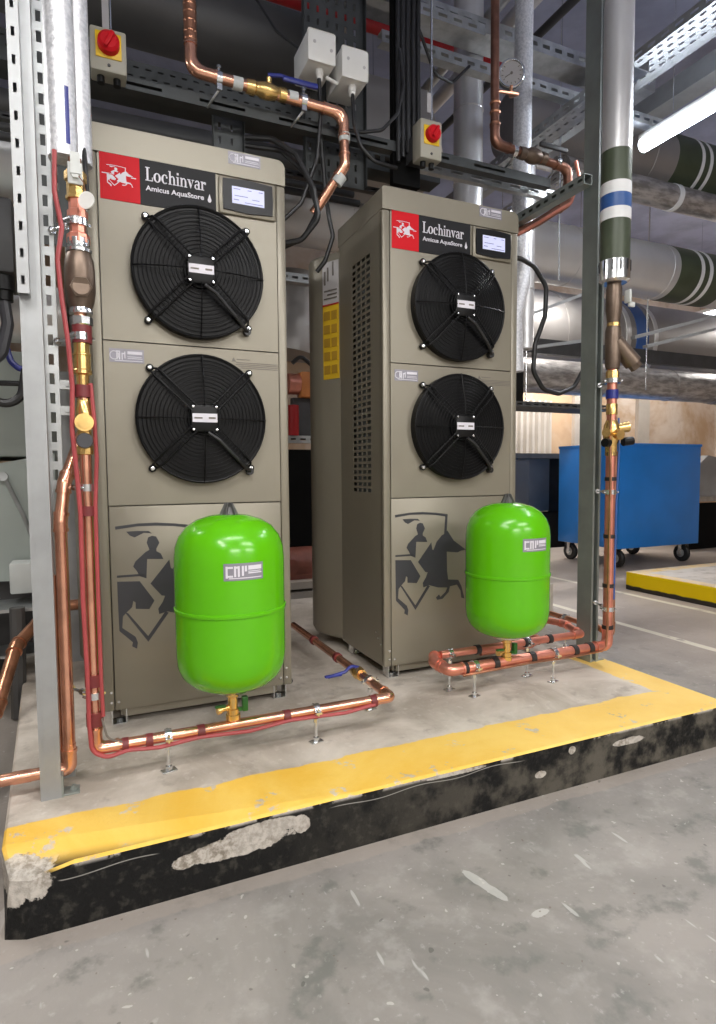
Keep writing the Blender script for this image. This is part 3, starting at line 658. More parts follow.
def stand(x, y, z, r, label, axis='x', group='zinc pipe stands on the slab'):
    root = thing('pipe_stand', label, 'pipe stand', (x, y, 0), group)
    bm = NB(); box(bm, (x, y, .0025), (.042, .026, .005), .25, .002); obj('foot_plate', bm, 'chrome', root)
    bm = NB(); cyl(bm, (x, y, .004), (x, y, z-r-.004), .0045, n=10); cyl(bm, (x, y, .004), (x, y, .016), .010, n=6); cyl(bm, (x, y, z-r-.022), (x, y, z-r-.010), .009, n=6); obj('threaded_rod', bm, 'chrome', root)
    bm = NB(); ax = (1, 0, 0) if axis == 'x' else (0, 1, 0)
    A = Vector(ax)*.009; lathe(bm, [(r+.001, -.009), (r+.005, -.009), (r+.005, .009), (r+.001, .009)], (x, y, z), ax, 24)
    s = Vector((0, 1, 0)) if axis == 'x' else Vector((1, 0, 0))
    for k in (-1, 1): box(bm, Vector((x, y, z)) + s*k*(r+.010), (.018 if axis == 'x' else .014, .014 if axis == 'x' else .018, .007)); cyl(bm, Vector((x, y, z-.010)) + s*k*(r+.010), Vector((x, y, z+.012)) + s*k*(r+.010), .003, n=8)
    obj('clamp_ring', bm, 'chrome', root); return root
def arm(name, label, p_post, p_pipe, r, group='zinc pipe clamps on the posts'):
    p0, p1 = Vector(p_post), Vector(p_pipe); root = thing(name, label, 'pipe clamp', p_post, group); d = (p1-p0).normalized()
    bm = NB(); cyl(bm, p0, p1-d*(r+.002), .0042, n=10); cyl(bm, p0+d*.004, p0+d*.012, .010, n=6); m = p0.lerp(p1, .55); cyl(bm, m-d*.008, m+d*.008, .0085, n=6); obj('threaded_rod', bm, 'chrome', root)
    bm = NB(); lathe(bm, [(r+.001, -.009), (r+.005, -.009), (r+.005, .009), (r+.001, .009)], p1, (0, 0, 1), 24); u = Vector((-d.y, d.x, 0)).normalized()
    for k in (-1, 1): cyl(bm, p1+u*k*(r+.008)-d*.012, p1+u*k*(r+.008)+d*.012, .0035, n=8)
    obj('clamp_ring', bm, 'chrome', root); return root

PX, PY, PZ = -.006, 1.70, .100
a = pipe('copper_pipe', 'copper pipe with red-taped cables, dropping from foil lagging and running under the left green vessel', 'pipe',
         [(PX, PY, 1.60), (PX, PY, PZ), (.865, PY, PZ), (.865, 2.72, PZ)], .0150, 'copper', .035)
for x0, x1 in ((.058, .074), (.118, .136), (.255, .275), (.505, .525), (.79, .81)): band(a, (x0, PY, PZ-.003), (x1, PY, PZ-.003), .0195)
for z0, z1 in ((1.015, 1.045), (.715, .740), (.27, .30), (.165, .20)): band(a, (PX, PY-.003, z0), (PX, PY-.003, z1), .0215)
for y0 in (2.15, 2.42): band(a, (.865, y0, PZ), (.865, y0+.02, PZ), .019)
obj('trace_cable', tube(NB(), [(-.050, 1.675, 1.60), (-.053, 1.67, 1.50), (-.040, 1.672, 1.42), (-.052, 1.67, 1.34), (-.046, 1.67, 1.25), (-.036, 1.672, 1.15), (-.030, 1.676, 1.04), (-.034, 1.675, .93), (-.026, 1.678, .80), (-.022, 1.68, .72), (-.024, 1.68, .5), (-.020, 1.68, .3), (-.020, 1.68, .18), (-.016, 1.682, .10), (.02, 1.683, .078), (.07, 1.684, .088), (.15, 1.684, .080), (.26, 1.684, .088), (.4, 1.683, .080), (.52, 1.684, .090), (.7, 1.684, .082), (.80, 1.684, .092)], .0058, .04, 8), 'pinkcable', a)
obj('trace_cable', tube(NB(), [(.012, 1.69, 1.05), (.018, 1.685, .95), (.020, 1.685, .86), (.013, 1.685, .74), (.012, 1.684, .5), (.012, 1.684, .28), (.014, 1.684, .19)], .0052, .04, 8), 'pinkcable', a)
obj('thin_cable', tube(NB(), [(.010, 1.684, .185), (.022, 1.684, .13), (.05, 1.69, .112), (.09, 1.69, .104)], .0028, .03, 8), 'inkgrey', a)
# fittings on the riser, from the top down
def rings(bm, x, y, L, n=24, flat=None):
    lathe(bm, [(0, L[0][1])] + [(r, z) for r, z in L] + [(0, L[-1][1])], (x, y, 0), (0, 0, 1), n); return bm
bm = rings(NB(), PX, PY, [(.026, 1.565), (.026, 1.545), (.021, 1.543), (.021, 1.510), (.024, 1.508), (.024, 1.500)], 8); obj('isolating_valve', bm, 'brass', a)
bm = NB(); box(bm, (PX, PY-.022, 1.555), (.034, .008, .052), 0, .003); cyl(bm, (PX, PY-.026, 1.55), (PX, PY-.034, 1.55), .010, n=6); bxr(bm, PX-.010, PX+.012, PY-.036, PY-.029, 1.55, 1.60); obj('valve_handle', bm, 'palegrey', a)
bm = rings(NB(), PX+.002, PY, [(.020, 1.500), (.020, 1.475), (.024, 1.473), (.024, 1.455), (.019, 1.450), (.019, 1.420), (.027, 1.415), (.027, 1.395), (.022, 1.392)], 8); obj('union_fitting', bm, 'copper_pink', a)
bm = rings(NB(), PX+.002, PY, [(.026, 1.405), (.026, 1.388), (.022, 1.385), (.030, 1.380), (.030, 1.372)], 24); obj('union_nut', bm, 'chrome', a)
bm = rings(NB(), PX+.002, PY, [(.027, 1.372), (.033, 1.355), (.036, 1.33), (.036, 1.28), (.032, 1.255), (.026, 1.235)], 28); cyl(bm, (PX+.004, PY-.020, 1.285), (PX+.004, PY-.046, 1.278), .027, .025, 6); cyl(bm, (PX+.004, PY-.046, 1.278), (PX+.004, PY-.048, 1.278), .019, n=24); obj('strainer_body', bm, 'bronze', a)
bm = rings(NB(), PX+.002, PY, [(.026, 1.236), (.028, 1.228), (.028, 1.222)], 24); rings(bm, PX+.002, PY, [(.027, 1.214), (.027, 1.196), (.023, 1.192)], 8); obj('union_nut', bm, 'chrome', a)
band(a, (PX+.002, PY, 1.150), (PX+.002, PY, 1.194), .0235)
bm = rings(NB(), PX, PY, [(.019, 1.152), (.019, 1.126), (.022, 1.124), (.022, 1.120), (.0205, 1.118), (.0205, 1.085), (.023, 1.082), (.023, 1.074), (.016, 1.070), (.015, 1.046)], 24); obj('copper_reducer', bm, 'brass', a)
bm = rings(NB(), PX, PY, [(.015, 1.012), (.018, .992), (.020, .985), (.020, .965), (.017, .962), (.017, .895), (.020, .892), (.020, .872), (.016, .870)], 10)
cyl(bm, (PX, PY-.005, .950), (PX, PY-.038, .950), .024, .022, 24); cyl(bm, (PX, PY-.038, .950), (PX, PY-.042, .950), .015, n=24); cyl(bm, (PX, PY-.005, .905), (PX, PY-.026, .905), .019, n=20); obj('pressure_reducing_valve', bm, 'brass', a)
bm = NB(); cyl(bm, (PX, PY-.026, .905), (PX, PY-.040, .905), .020, .018, 24); obj('valve_knob', bm, 'decal', a)
# blue valve lever on the return leg
bm = NB(); cyl(bm, (.84, 1.95, PZ), (.89, 1.95, PZ), .001, n=6); lathe(bm, [(0, -.03), (.020, -.03), (.022, -.012), (.024, 0), (.022, .012), (.020, .03), (0, .03)], (.865, 1.96, PZ), (0, 1, 0), 20); obj('ball_valve', bm, 'brass', a)
bm = NB(); tube(bm, [(.865, 1.96, PZ+.020), (.835, 1.957, PZ+.030), (.81, 1.955, PZ+.012), (.745, 1.95, PZ+.004)], .006, .02, 8); box(bm, (.765, 1.952, PZ+.006), (.065, .016, .009), .05, .004); obj('blue_lever', bm, 'blue', a)
for x, lb in ((.176, 'zinc pipe stand nearest the left post, under the long copper pipe'), (.608, 'zinc pipe stand right of the left green vessel')): stand(x, PY, PZ, .0150, lb)
stand(.865, 1.86, PZ, .0150, 'zinc pipe stand just behind the front elbow of the left copper pipe', 'y')
arm('pipe_clamp', 'zinc clamp holding the left copper riser level with the lower fan', (-.066, 1.782, .787), (PX, PY, .787), .0150)
arm('pipe_clamp', 'zinc clamp holding the left copper riser near its foot', (-.066, 1.782, .245), (PX, PY, .245), .0150)
arm('pipe_clamp', 'zinc clamp holding the left copper riser level with the upper fan', (-.068, 1.782, 1.166), (PX, PY, 1.166), .0195)
arm('pipe_clamp', 'pale clamp at the top of the left copper riser beside the white tag', (-.070, 1.782, 1.446), (PX, PY, 1.446), .0195)
# white tag hanging on the riser
t = thing('valve_tag', 'round white tag hanging beside the left cabinet red badge', 'tag', (.018, 1.655, 1.46))
bm = NB(); cyl(bm, (.016, 1.648, 1.484), (.018, 1.651, 1.484), .0205, n=32); obj('disc', bm, 'white', t)
obj('cord', tube(NB(), [(.016, 1.652, 1.502), (.012, 1.662, 1.53), (.0, 1.668, 1.548)], .0012, 0, 6), 'copper_dark', t)

b = pipe('copper_pipe', 'darker copper pipe dropping behind the left post and turning left along the slab', 'pipe',
         [(-.012, 1.80, .93), (-.058, 1.735, .80), (-.070, 1.72, .70), (-.070, 1.72, .052), (-.60, 1.72, .052)], .0155, 'copper', .03)
c = pipe('copper_pipe', 'tarnished copper pipe close behind the darker left dropper', 'pipe',
         [(-.092, 1.752, .56), (-.092, 1.752, .036), (-.60, 1.752, .030)], .0130, 'copper_dark', .03)
bm = rings(NB(), -.070, 1.72, [(.0165, .118), (.0165, .100)], 18); obj('collar', bm, 'copper', b)
bm = NB(); cyl(bm, (-.16, 1.72, .052), (-.20, 1.72, .052), .0165, n=18); obj('collar', bm, 'copper', b)

# right-hand pipework
QY, QZ = 1.810, .112
a = pipe('copper_pipe', 'copper pipe rising beside the right post from a low run under the right green vessel', 'pipe',
         [(1.908, QY, 1.40), (1.908, QY, QZ), (1.155, QY, QZ), (1.135, 1.885, .125), (1.165, 1.925, .135)], .0190, 'copper_pink', .045)
for z in (.88, .78, .55, .35, .18): band(a, (1.908, QY, z), (1.908, QY, z+.015), .0225, 'blacktape')
for x in (1.80, 1.72, 1.51, 1.34, 1.205): band(a, (x, QY, QZ), (x+.022, QY, QZ), .0225, 'blacktape')
obj('trace_cable', tube(NB(), [(1.885, 1.79, 1.04), (1.880, 1.79, .95), (1.888, 1.79, .8), (1.887, 1.79, .5), (1.887, 1.79, .2), (1.88, 1.79, .10), (1.7, 1.79, .096), (1.5, 1.79, .100), (1.2, 1.79, .094)], .005, .03, 8), 'copper_dark', a)
obj('trace_cable', tube(NB(), [(1.935, 1.80, 1.03), (1.940, 1.80, .9), (1.932, 1.80, .7), (1.930, 1.80, .5), (1.928, 1.80, .3)], .004, .03, 8), 'bandblue', a)
bm = rings(NB(), 1.908, QY, [(.026, 1.55), (.030, 1.53), (.031, 1.45), (.027, 1.43), (.024, 1.40)], 20); obj('dark_valve_body', bm, 'bronze', a)
bm = rings(NB(), 1.908, QY, [(.022, 1.425), (.024, 1.415), (.024, 1.385), (.020, 1.38)], 8); obj('brass_nut', bm, 'brass', a)
bm = rings(NB(), 1.908, QY, [(.027, 1.385), (.030, 1.37), (.030, 1.25), (.026, 1.22)], 20); cyl(bm, (1.915, QY-.005, 1.33), (1.985, QY-.030, 1.245), .030, .034, 20); cyl(bm, (1.983, QY-.029, 1.247), (2.0, QY-.035, 1.226), .024, n=6); obj('strainer_body', bm, 'bronze', a)
bm = rings(NB(), 1.908, QY, [(.023, 1.215), (.025, 1.205), (.025, 1.18), (.021, 1.175)], 8); obj('brass_nut', bm, 'brass', a)
band(a, (1.908, QY, 1.105), (1.908, QY, 1.14), .0235, 'blue')
bm = rings(NB(), 1.908, QY, [(.020, 1.085), (.022, 1.08), (.022, 1.045), (.018, 1.04)], 12)
rings(bm, 1.908, QY, [(.020, 1.02), (.030, 1.0), (.033, .97), (.030, .94), (.023, .925), (.023, .88)], 12); cyl(bm, (1.908, QY, .985), (1.975, QY-.02, .995), .016, .022, 12); cyl(bm, (1.908, QY, .965), (1.86, QY-.02, .97), .016, .018, 12); cyl(bm, (1.908, QY-.02, .965), (1.905, QY-.050, .96), .020, n=12); obj('pressure_reducing_valve', bm, 'brass', a)
for p_, q_ in (((1.95, QY-.02, .935), (1.99, QY-.03, .94)), ((1.872, QY-.02, .93), (1.848, QY-.025, .93))): obj('valve_knob', cyl(NB(), p_, q_, .017, n=14), 'black', a)
bm = NB(); box(bm, (1.95, QY-.03, 1.50), (.012, .03, .05), 0, .004); box(bm, (1.965, QY-.034, 1.47), (.030, .012, .020), .0, .004); obj('valve_handle', bm, 'palegrey', a)
b = pipe('copper_pipe', 'upper copper run tucked behind the right green vessel, turning back at its right end', 'pipe', [(1.175, 1.905, .140), (1.86, 1.905, .140), (1.92, 2.06, .14), (1.90, 2.40, .12)], .0150, 'copper_pink', .035)
for x in (1.33, 1.56, 1.68): band(b, (x, 1.905, .14), (x+.02, 1.905, .14), .0185, 'blacktape')
band(b, (1.905, 2.25, .13), (1.904, 2.27, .129), .0185, 'blacktape')
c = pipe('copper_pipe', 'thin copper pipe running back along the slab edge behind the right post', 'pipe', [(1.985, 1.862, .90), (1.985, 1.862, .138), (2.008, 1.95, .138), (2.008, 2.62, .138)], .0125, 'copper_dark', .03)
d = pipe('copper_pipe', 'short low copper pipe crossing the slab behind the right green vessel', 'pipe', [(1.45, 2.04, .075), (1.70, 2.04, .075), (1.82, 2.10, .07), (1.85, 2.40, .07)], .0120, 'copper_pink', .03)
stand(1.262, QY, QZ, .019, 'zinc pipe stand in front of the right green vessel')
stand(1.628, QY, QZ, .019, 'zinc pipe stand between the right green vessel and the right post')
stand(1.215, 1.905, .140, .0150, 'small zinc pipe stand at the far left end of the right pipework')
stand(2.008, 2.154, .138, .0125, 'zinc pipe stand on the slab edge behind the right post', 'y')
stand(1.58, 1.905, .140, .0150, 'zinc pipe stand half hidden behind the right green vessel')
arm('pipe_clamp', 'zinc clamp on the right post halfway up, beside the blue cart', (1.955, 1.927, .735), (1.908, QY, .735), .0190)
arm('pipe_clamp', 'zinc clamp on the right post near its foot', (1.955, 1.927, .262), (1.908, QY, .262), .0190)
arm('pipe_clamp', 'zinc clamp on the right post above the black cable loop', (1.955, 1.927, 1.175), (1.908, QY, 1.175), .0255)

# lagged risers
t = thing('insulated_pipe', 'thick crinkled foil lagged pipe at upper left with a blue marker stripe', 'pipe', (-.036, 1.71, 1.6), 'foil lagged pipes at upper left')
bm = tube(NB(), [(-.032, 1.715, 1.60), (-.032, 1.715, 3.2)], .0345, 0, 40); obj('foil_lagging', bm, 'foil', t)
bm = NB(); n = 6; cc = []
for i in range(n+1):
    a_ = math.radians(-76+16*i/n); cc.append([bm.verts.new((-.032+math.cos(a_)*(.0345+k), 1.715+math.sin(a_)*(.0345+k), z)) for k in (.0003, .0010) for z in (1.625, 1.76)])
for p, q_ in zip(cc, cc[1:]): bm.faces.new((p[2], q_[2], q_[3], p[3])); bm.faces.new((p[0], p[1], q_[1], q_[0])); bm.faces.new((p[0], q_[0], q_[2], p[2])); bm.faces.new((p[1], p[3], q_[3], q_[1]))
obj('marker_stripe', bm, 'blue', t)
t = thing('insulated_pipe', 'foil lagged pipe just behind and right of the blue-striped one at upper left', 'pipe', (.022, 1.77, 1.63), 'foil lagged pipes at upper left')
bm = lathe(NB(), [(.0, 1.66), (.026, 1.655), (.032, 1.622), (.033, 1.67), (.0325, 3.2), (0, 3.2)], (.004, 1.783, 0), (0, 0, 1), 40); obj('foil_lagging', bm, 'foil', t)
bm = tube(NB(), [(.016, 1.76, 1.66), (.018, 1.742, 1.60), (.020, 1.74, 1.53), (.018, 1.745, 1.50)], .006, .02, 8); obj('cable', bm, 'cable', t)
t = thing('insulated_pipe', 'aluminium clad pipe with olive, white and blue bands above the right riser', 'pipe', (1.908, QY, 1.54))
GR = .0545
obj('aluminium_jacket', tube(NB(), [(1.908, QY, 2.04), (1.908, QY, 3.3)], GR, 0, 48), 'alu', t)
obj('olive_band', cyl(NB(), (1.908, QY, 1.632), (1.908, QY, 2.045), GR+.0012, n=48), 'olive', t)
for z0, z1, m_ in ((1.880, 1.925, 'bandwhite'), (1.828, 1.880, 'bandblue'), (1.785, 1.828, 'bandwhite')): obj('marker_band', cyl(NB(), (1.908, QY, z0), (1.908, QY, z1), GR+.0022, n=48), m_, t)
bm = NB(); lathe(bm, [(0, 1.552), (GR-.008, 1.552), (GR+.003, 1.560), (GR+.004, 1.598), (GR+.004, 1.634), (0, 1.634)], (1.908, QY, 0), (0, 0, 1), 48); obj('end_cap', bm, 'chrome', t)
for k in range(12): a_ = 2*math.pi*k/12+.1; obj('cap_slit', box(NB(), (1.908+math.cos(a_)*(GR+.0035), QY+math.sin(a_)*(GR+.0035), 1.612), (.005, .005, .040), a_), 'black', t)

# ================================================================== POSTS (strut channel)
def strut_post(name, label, x0, x1, y0, y1, z0, z1, mat, open_side, slot=True, group=None, cat='post', foot=True):
    root = thing(name, label, cat, ((x0+x1)/2, (y0+y1)/2, z0), group); T_ = .0028; bm = NB()
    if open_side == 'y-':
        for ya, yb in (((y0, (y0+y1)/2), ((y0+y1)/2, y1)) if (y1-y0) > .06 else ((y0, y1),)):
            bxr(bm, x0, x0+T_, ya, yb, z0, z1); bxr(bm, x1-T_, x1, ya, yb, z0, z1); bxr(bm, x0+T_, x1-T_, yb-T_ if ya == y0 else ya, yb if ya == y0 else ya+T_, z0, z1)
        for xa, xb in ((x0+T_, x0+.010), (x1-.010, x1-T_)): bxr(bm, xa, xb, y0, y0+T_, z0, z1)
        for xa in (x0+.008, x1-.010): bxr(bm, xa, xa+.002, y0+T_, y0+.010, z0, z1)
    elif open_side == 'y+':
        hs = slots(z1-z0, .050, (x1-x0)/2-.006, (x1-x0)/2+.006, .028) if slot else []
        perf(bm, (x0, y0, z0), (1, 0, 0), (0, 0, 1), x1-x0, z1-z0, hs, (0, T_, 0)); bxr(bm, x0, x0+T_, y0+T_, y1, z0, z1); bxr(bm, x1-T_, x1, y0+T_, y1, z0, z1)
        for xa, xb in ((x0+T_, x0+.010), (x1-.010, x1-T_)): bxr(bm, xa, xb, y1-T_, y1, z0, z1)
    obj('channel', bm, mat, root, False)
    if foot:
        bm = NB(); bxr(bm, x0, x1+.042, y0+.004, y1+.006, z0, z0+.005, .001); bxr(bm, x1, x1+.005, y0, y1, z0, z0+.055); cyl(bm, (x1+.026, (y0+y1)/2, z0+.005), (x1+.032, (y0+y1)/2, z0+.016), .009, n=6); obj('foot_bracket', bm, 'strut', root)
    return root
lp_ = strut_post('strut_post', 'tall galvanised strut post at left rising from the slab', -.137, -.090, 1.672, 1.713, 0, 3.95, 'galv_pale', 'y+', False)
bm = NB()
for x in (-.127, -.101): bxr(bm, x, x+.0015, 1.6712, 1.672, .01, 3.94)
obj('rolled_ribs', bm, 'galv_pale', lp_)
t = thing('slotted_strip', 'upper slotted galvanised strip fixed to the front of the left post', 'strut', (-.124, 1.66, 1.24))
bm = NB(); L = 2.5; perf(bm, (-.1375, 1.637, 1.245), (1, 0, 0), (0, 0, 1), .025, L, slots(L, .0615, .0085, .0160, .021, .03), (0, .0025, 0)); bxr(bm, -.1145, -.1125, 1.6395, 1.671, 1.245, 3.745); bxr(bm, -.1375, -.1355, 1.6395, 1.671, 1.245, 3.745); obj('strip', bm, 'galv_pale', t, False)
t = strut_post('strut_post', 'narrow slotted strut behind the left post with clamps for the copper riser', -.096, -.062, 1.782, 1.812, .245, 2.85, 'galv', 'y+', True, foot=False)
bm = NB()
for z in (.990, 1.058): bxr(bm, -.062, -.030, 1.790, 1.796, z-.012, z+.012); cyl(bm, (-.045, 1.790, z), (-.045, 1.784, z), .006, n=6)
obj('fixing_bracket', bm, 'galv', t)
obj('bottom_bracket', bxr(NB(), -.098, -.060, 1.780, 1.815, 0, .245), 'galv', t)
strut_post('strut_post', 'tall grey green double strut post at right beside the banded riser', 1.938, 1.979, 1.930, 2.012, 0, 3.95, 'strut', 'y-')
def cable(path, r, label, mat='cable', cat='cable', fr=.05, group=None): return tag(obj('cable', tube(NB(), path, r, fr, 10), mat), label, cat, group)

# ================================================================== OVERHEAD AND BACKGROUND SERVICES
def duct(name, label, cat, p0, p1, r, mat, bands=(), group=None, n=48, seams=()):
    p0, p1 = Vector(p0), Vector(p1); root = thing(name, label, cat, p0, group); d = (p1-p0).normalized()
    obj('jacket', cyl(NB(), p0, p1, r, n=n), mat, root)
    for s0, s1, m_, e in bands: obj('band', cyl(NB(), p0+d*s0, p0+d*s1, r+e, n=n), m_, root)
    for s in seams: obj('seam', torus(NB(), p0+d*s, d, r, .005, 48, 6), mat, root)
    return root
# big aluminium duct behind both cabinets
duct('insulated_duct', 'large aluminium duct with olive and white bands running behind both cabinets', 'duct', (-2.8, 3.72, 2.47), (8.8, 3.72, 2.47), .215, 'alu', bands=((7.22, 7.78, 'olive', .002), (7.455, 7.495, 'bandwhite', .004), (7.555, 7.595, 'bandwhite', .004)), seams=(3.8, 4.35, 6.2, 7.15, 8.6))
duct('insulated_duct', 'upper aluminium duct with olive and white bands beside the lit tube', 'duct', (2.9, 3.75, 3.36), (8.8, 3.75, 3.36), .235, 'alu_dull', bands=((1.48, 2.18, 'olive', .002), (1.74, 1.775, 'bandwhite', .004), (1.835, 1.87, 'bandwhite', .004)), seams=(1.25, 2.9))
duct('insulated_pipe', 'slim pinkish clad pipe with a white collar between the two banded ducts', 'pipe', (3.2, 3.55, 3.00), (8.8, 3.55, 3.00), .095, 'wrap', bands=((1.12, 1.17, 'bandwhite', .006),))
duct('insulated_duct', 'large dark clad vessel crossing low behind the black cable loop', 'duct', (2.6, 4.9, 2.16), (8.8, 4.9, 2.16), .44, 'alu_dull', bands=((1.55, 1.60, 'alu_dull', .008), (2.28, 2.34, 'alu', .008), (2.42, 2.58, 'bandblue', .006), (2.66, 2.71, 'alu', .008)))
t = duct('wrapped_pipe', 'plastic wrapped pipe running low above the blue cart', 'pipe', (2.95, 4.3, 1.66), (8.7, 4.3, 1.66), .150, 'wrap', seams=(1.4, 2.3, 2.9), bands=((2.98, 3.12, 'alu_dull', .012), (3.25, 3.6, 'foil', .02)))
# ducts in shadow above and behind the left cabinet
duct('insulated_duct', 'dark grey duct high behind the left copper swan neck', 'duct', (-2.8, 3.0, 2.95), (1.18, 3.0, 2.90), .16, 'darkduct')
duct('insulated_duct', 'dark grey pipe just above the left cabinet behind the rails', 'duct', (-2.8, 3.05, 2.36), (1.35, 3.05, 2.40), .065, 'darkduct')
duct('red_pipe', 'dark red pipe high at the top behind the junction boxes', 'pipe', (.9, 3.3, 3.38), (2.5, 3.3, 3.38), .035, 'firered')
duct('red_pipe', 'dark red pipe running back at the very top left of centre', 'pipe', (.86, 3.1, 3.42), (.86, 3.7, 3.42), .06, 'firered')
bm = NB(); prism(bm, [(0, 0), (.62, 0), (.62, .10), (.52, .42), (.10, .42), (0, .10)], (1.22, 2.95, 2.45), (1, 0, 0), (0, 0, 1), (0, .5, 0)); tag(obj('duct_hood', bm, 'alu_dull', None, False), 'grey sheet metal hood between the junction boxes and the black cable bundle', 'duct')
# vertical flues
for x, y, z0, z1, r, m_, lb in ((2.03, 3.0, 2.1, 3.9, .082, 'alu', 'round aluminium riser left of the pressure gauge'), (2.44, 3.0, 1.56, 2.66, .055, 'alu', 'slim aluminium riser ending in a cap below the slotted rail')):
    t = thing('vertical_duct', lb, 'duct', (x, y, z0)); obj('jacket', cyl(NB(), (x, y, z0), (x, y, z1), r, n=40), m_, t)
    for z in (z0+.35, z0+.75): obj('seam', torus(NB(), (x, y, z), (0, 0, 1), r, .004, 40, 6), m_, t)

def rail_x(label, x0, x1, y, z, h=.041, d=.041, mat='tray', pitch=.05, name='strut_rail', slot=True, group=None, rows=1, hang=None):
    root = thing(name, label, 'rail', (x0, y, z), group); bm = NB(); L = x1-x0
    hs = slots(L, pitch, h*.36, h*.64, pitch*.56) if slot and rows == 1 else []
    if rows > 1: hs = [s_ for k in range(rows) for s_ in slots(L, pitch, h*(k+.62)/(rows+.4), h*(k+.80)/(rows+.4), pitch*.45, pitch*(.5+.5*(k % 2)))]
    perf(bm, (x0, y, z), (0, 0, 1), (1, 0, 0), h, L, hs, (0, .0025, 0))
    for hx in (hang or ()): obj('hanger_rod', cyl(NB(), (hx, y+.02, z+h), (hx, y+.02, 3.95), .005, n=8), 'chrome', root)
    bxr(bm, x0, x1, y+.0025, y+d, z, z+.0025); bxr(bm, x0, x1, y+.0025, y+d, z+h-.0025, z+h)
    bxr(bm, x0, x1, y+d-.0025, y+d, z+.0025, z+.010); bxr(bm, x0, x1, y+d-.0025, y+d, z+h-.010, z+h-.0025); obj('channel', bm, mat, root, False); return root
def rail_y(label, x, y0, y1, z, h=.041, d=.041, mat='tray', pitch=.05, name='strut_rail', slot=True, under=False):
    root = thing(name, label, 'rail', (x, y0, z)); bm = NB(); L = y1-y0
    perf(bm, (x, y0, z), (0, 0, 1), (0, 1, 0), h, L, slots(L, pitch, h*.36, h*.64, pitch*.56) if slot else [], (.0025, 0, 0))
    if under: perf(bm, (x+.0025, y0, z), (1, 0, 0), (0, 1, 0), d-.005, L, [s for k in range(max(1, int(d/.045))) for s in slots(L, .06, .012+k*.042, .026+k*.042, .030, .03+.03*(k % 2))], (0, 0, .0025))
    else: bxr(bm, x+.0025, x+d, y0, y1, z, z+.0025)
    bxr(bm, x+.0025, x+d-.0025, y0, y1, z+h-.0025, z+h) if not under else None; bxr(bm, x+d-.0025, x+d, y0, y1, z+.0025 if not under else z, z+h); obj('channel', bm, mat, root, False); return root
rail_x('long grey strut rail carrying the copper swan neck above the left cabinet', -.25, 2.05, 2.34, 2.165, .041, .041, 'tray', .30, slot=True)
rail_x('strut rail right of centre with dark slots above the right cabinet', 1.30, 2.16, 2.42, 2.155, .045, .03, 'galv', .11)
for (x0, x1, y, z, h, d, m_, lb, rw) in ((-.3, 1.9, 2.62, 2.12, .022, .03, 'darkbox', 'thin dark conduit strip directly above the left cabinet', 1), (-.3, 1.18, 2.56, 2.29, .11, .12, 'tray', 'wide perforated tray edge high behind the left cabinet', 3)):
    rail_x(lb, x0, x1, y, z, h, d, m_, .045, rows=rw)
for i, (y, z) in enumerate(((2.85, 2.20), (2.9, 2.27), (2.78, 2.13))):
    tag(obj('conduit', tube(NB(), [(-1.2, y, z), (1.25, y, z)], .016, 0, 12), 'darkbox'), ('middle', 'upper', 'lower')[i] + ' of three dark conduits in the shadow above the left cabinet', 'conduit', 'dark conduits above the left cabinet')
# slotted trays across the top
rail_x('upper slotted tray edge running across the top centre', 1.05, 3.2, 2.75, 3.10, .075, .15, 'galv', .085, name='cable_tray')
rail_x('lower slotted tray edge crossing behind the pressure gauge', 1.30, 3.2, 2.62, 2.80, .055, .05, 'galv', .075, name='cable_tray')
rail_x('slotted tray edge at the very top between junction boxes and cable bundle', 1.00, 1.75, 2.45, 2.84, .05, .05, 'galv', .08, name='cable_tray')
rail_y('slotted channel running back beneath the tray right of the pressure gauge', 2.34, 2.15, 4.6, 2.68, .055, .12, 'galv', .075, under=True, name='cable_tray')
rail_y('wide perforated cable tray at upper right running towards the lit tube', 2.70, 1.75, 5.2, 2.97, .05, .22, 'galv_pale', .08, under=True, name='cable_tray')
rail_y('perforated metal tray behind the slim aluminium riser', 2.92, 3.1, 5.6, 2.75, .05, .2, 'alu', .08, under=True, name='cable_tray')
rail_y('plain pale trunking at upper right just above the lit tube', 3.42, 1.6, 3.45, 3.15, .12, .14, 'galv_pale', .09, slot=False, name='trunking')
rail_y('grey strut rail running back from the right post to the right cabinet', 1.862, 1.93, 3.4, 1.975, .041, .041, 'strut', .05)
# thin hanging rods
for i, (x, y, z0, z1, lb) in enumerate(((4.30, 3.72, 1.5, 3.9, 'thin hanger rod passing the big banded duct'), (2.70, 3.0, 2.0, 3.9, 'thin hanger rod left of the right post'), (.12, 2.36, 2.2, 3.9, 'thin hanger rod above the left cabinet'), (1.372, 2.30, 2.30, 3.5, 'thin rod beside the black cable bundle'))):
    tag(obj('hanger_rod', cyl(NB(), (x, y, z0), (x, y, z1), .005, n=8), 'chrome'), lb, 'rod', 'thin hanger rods')
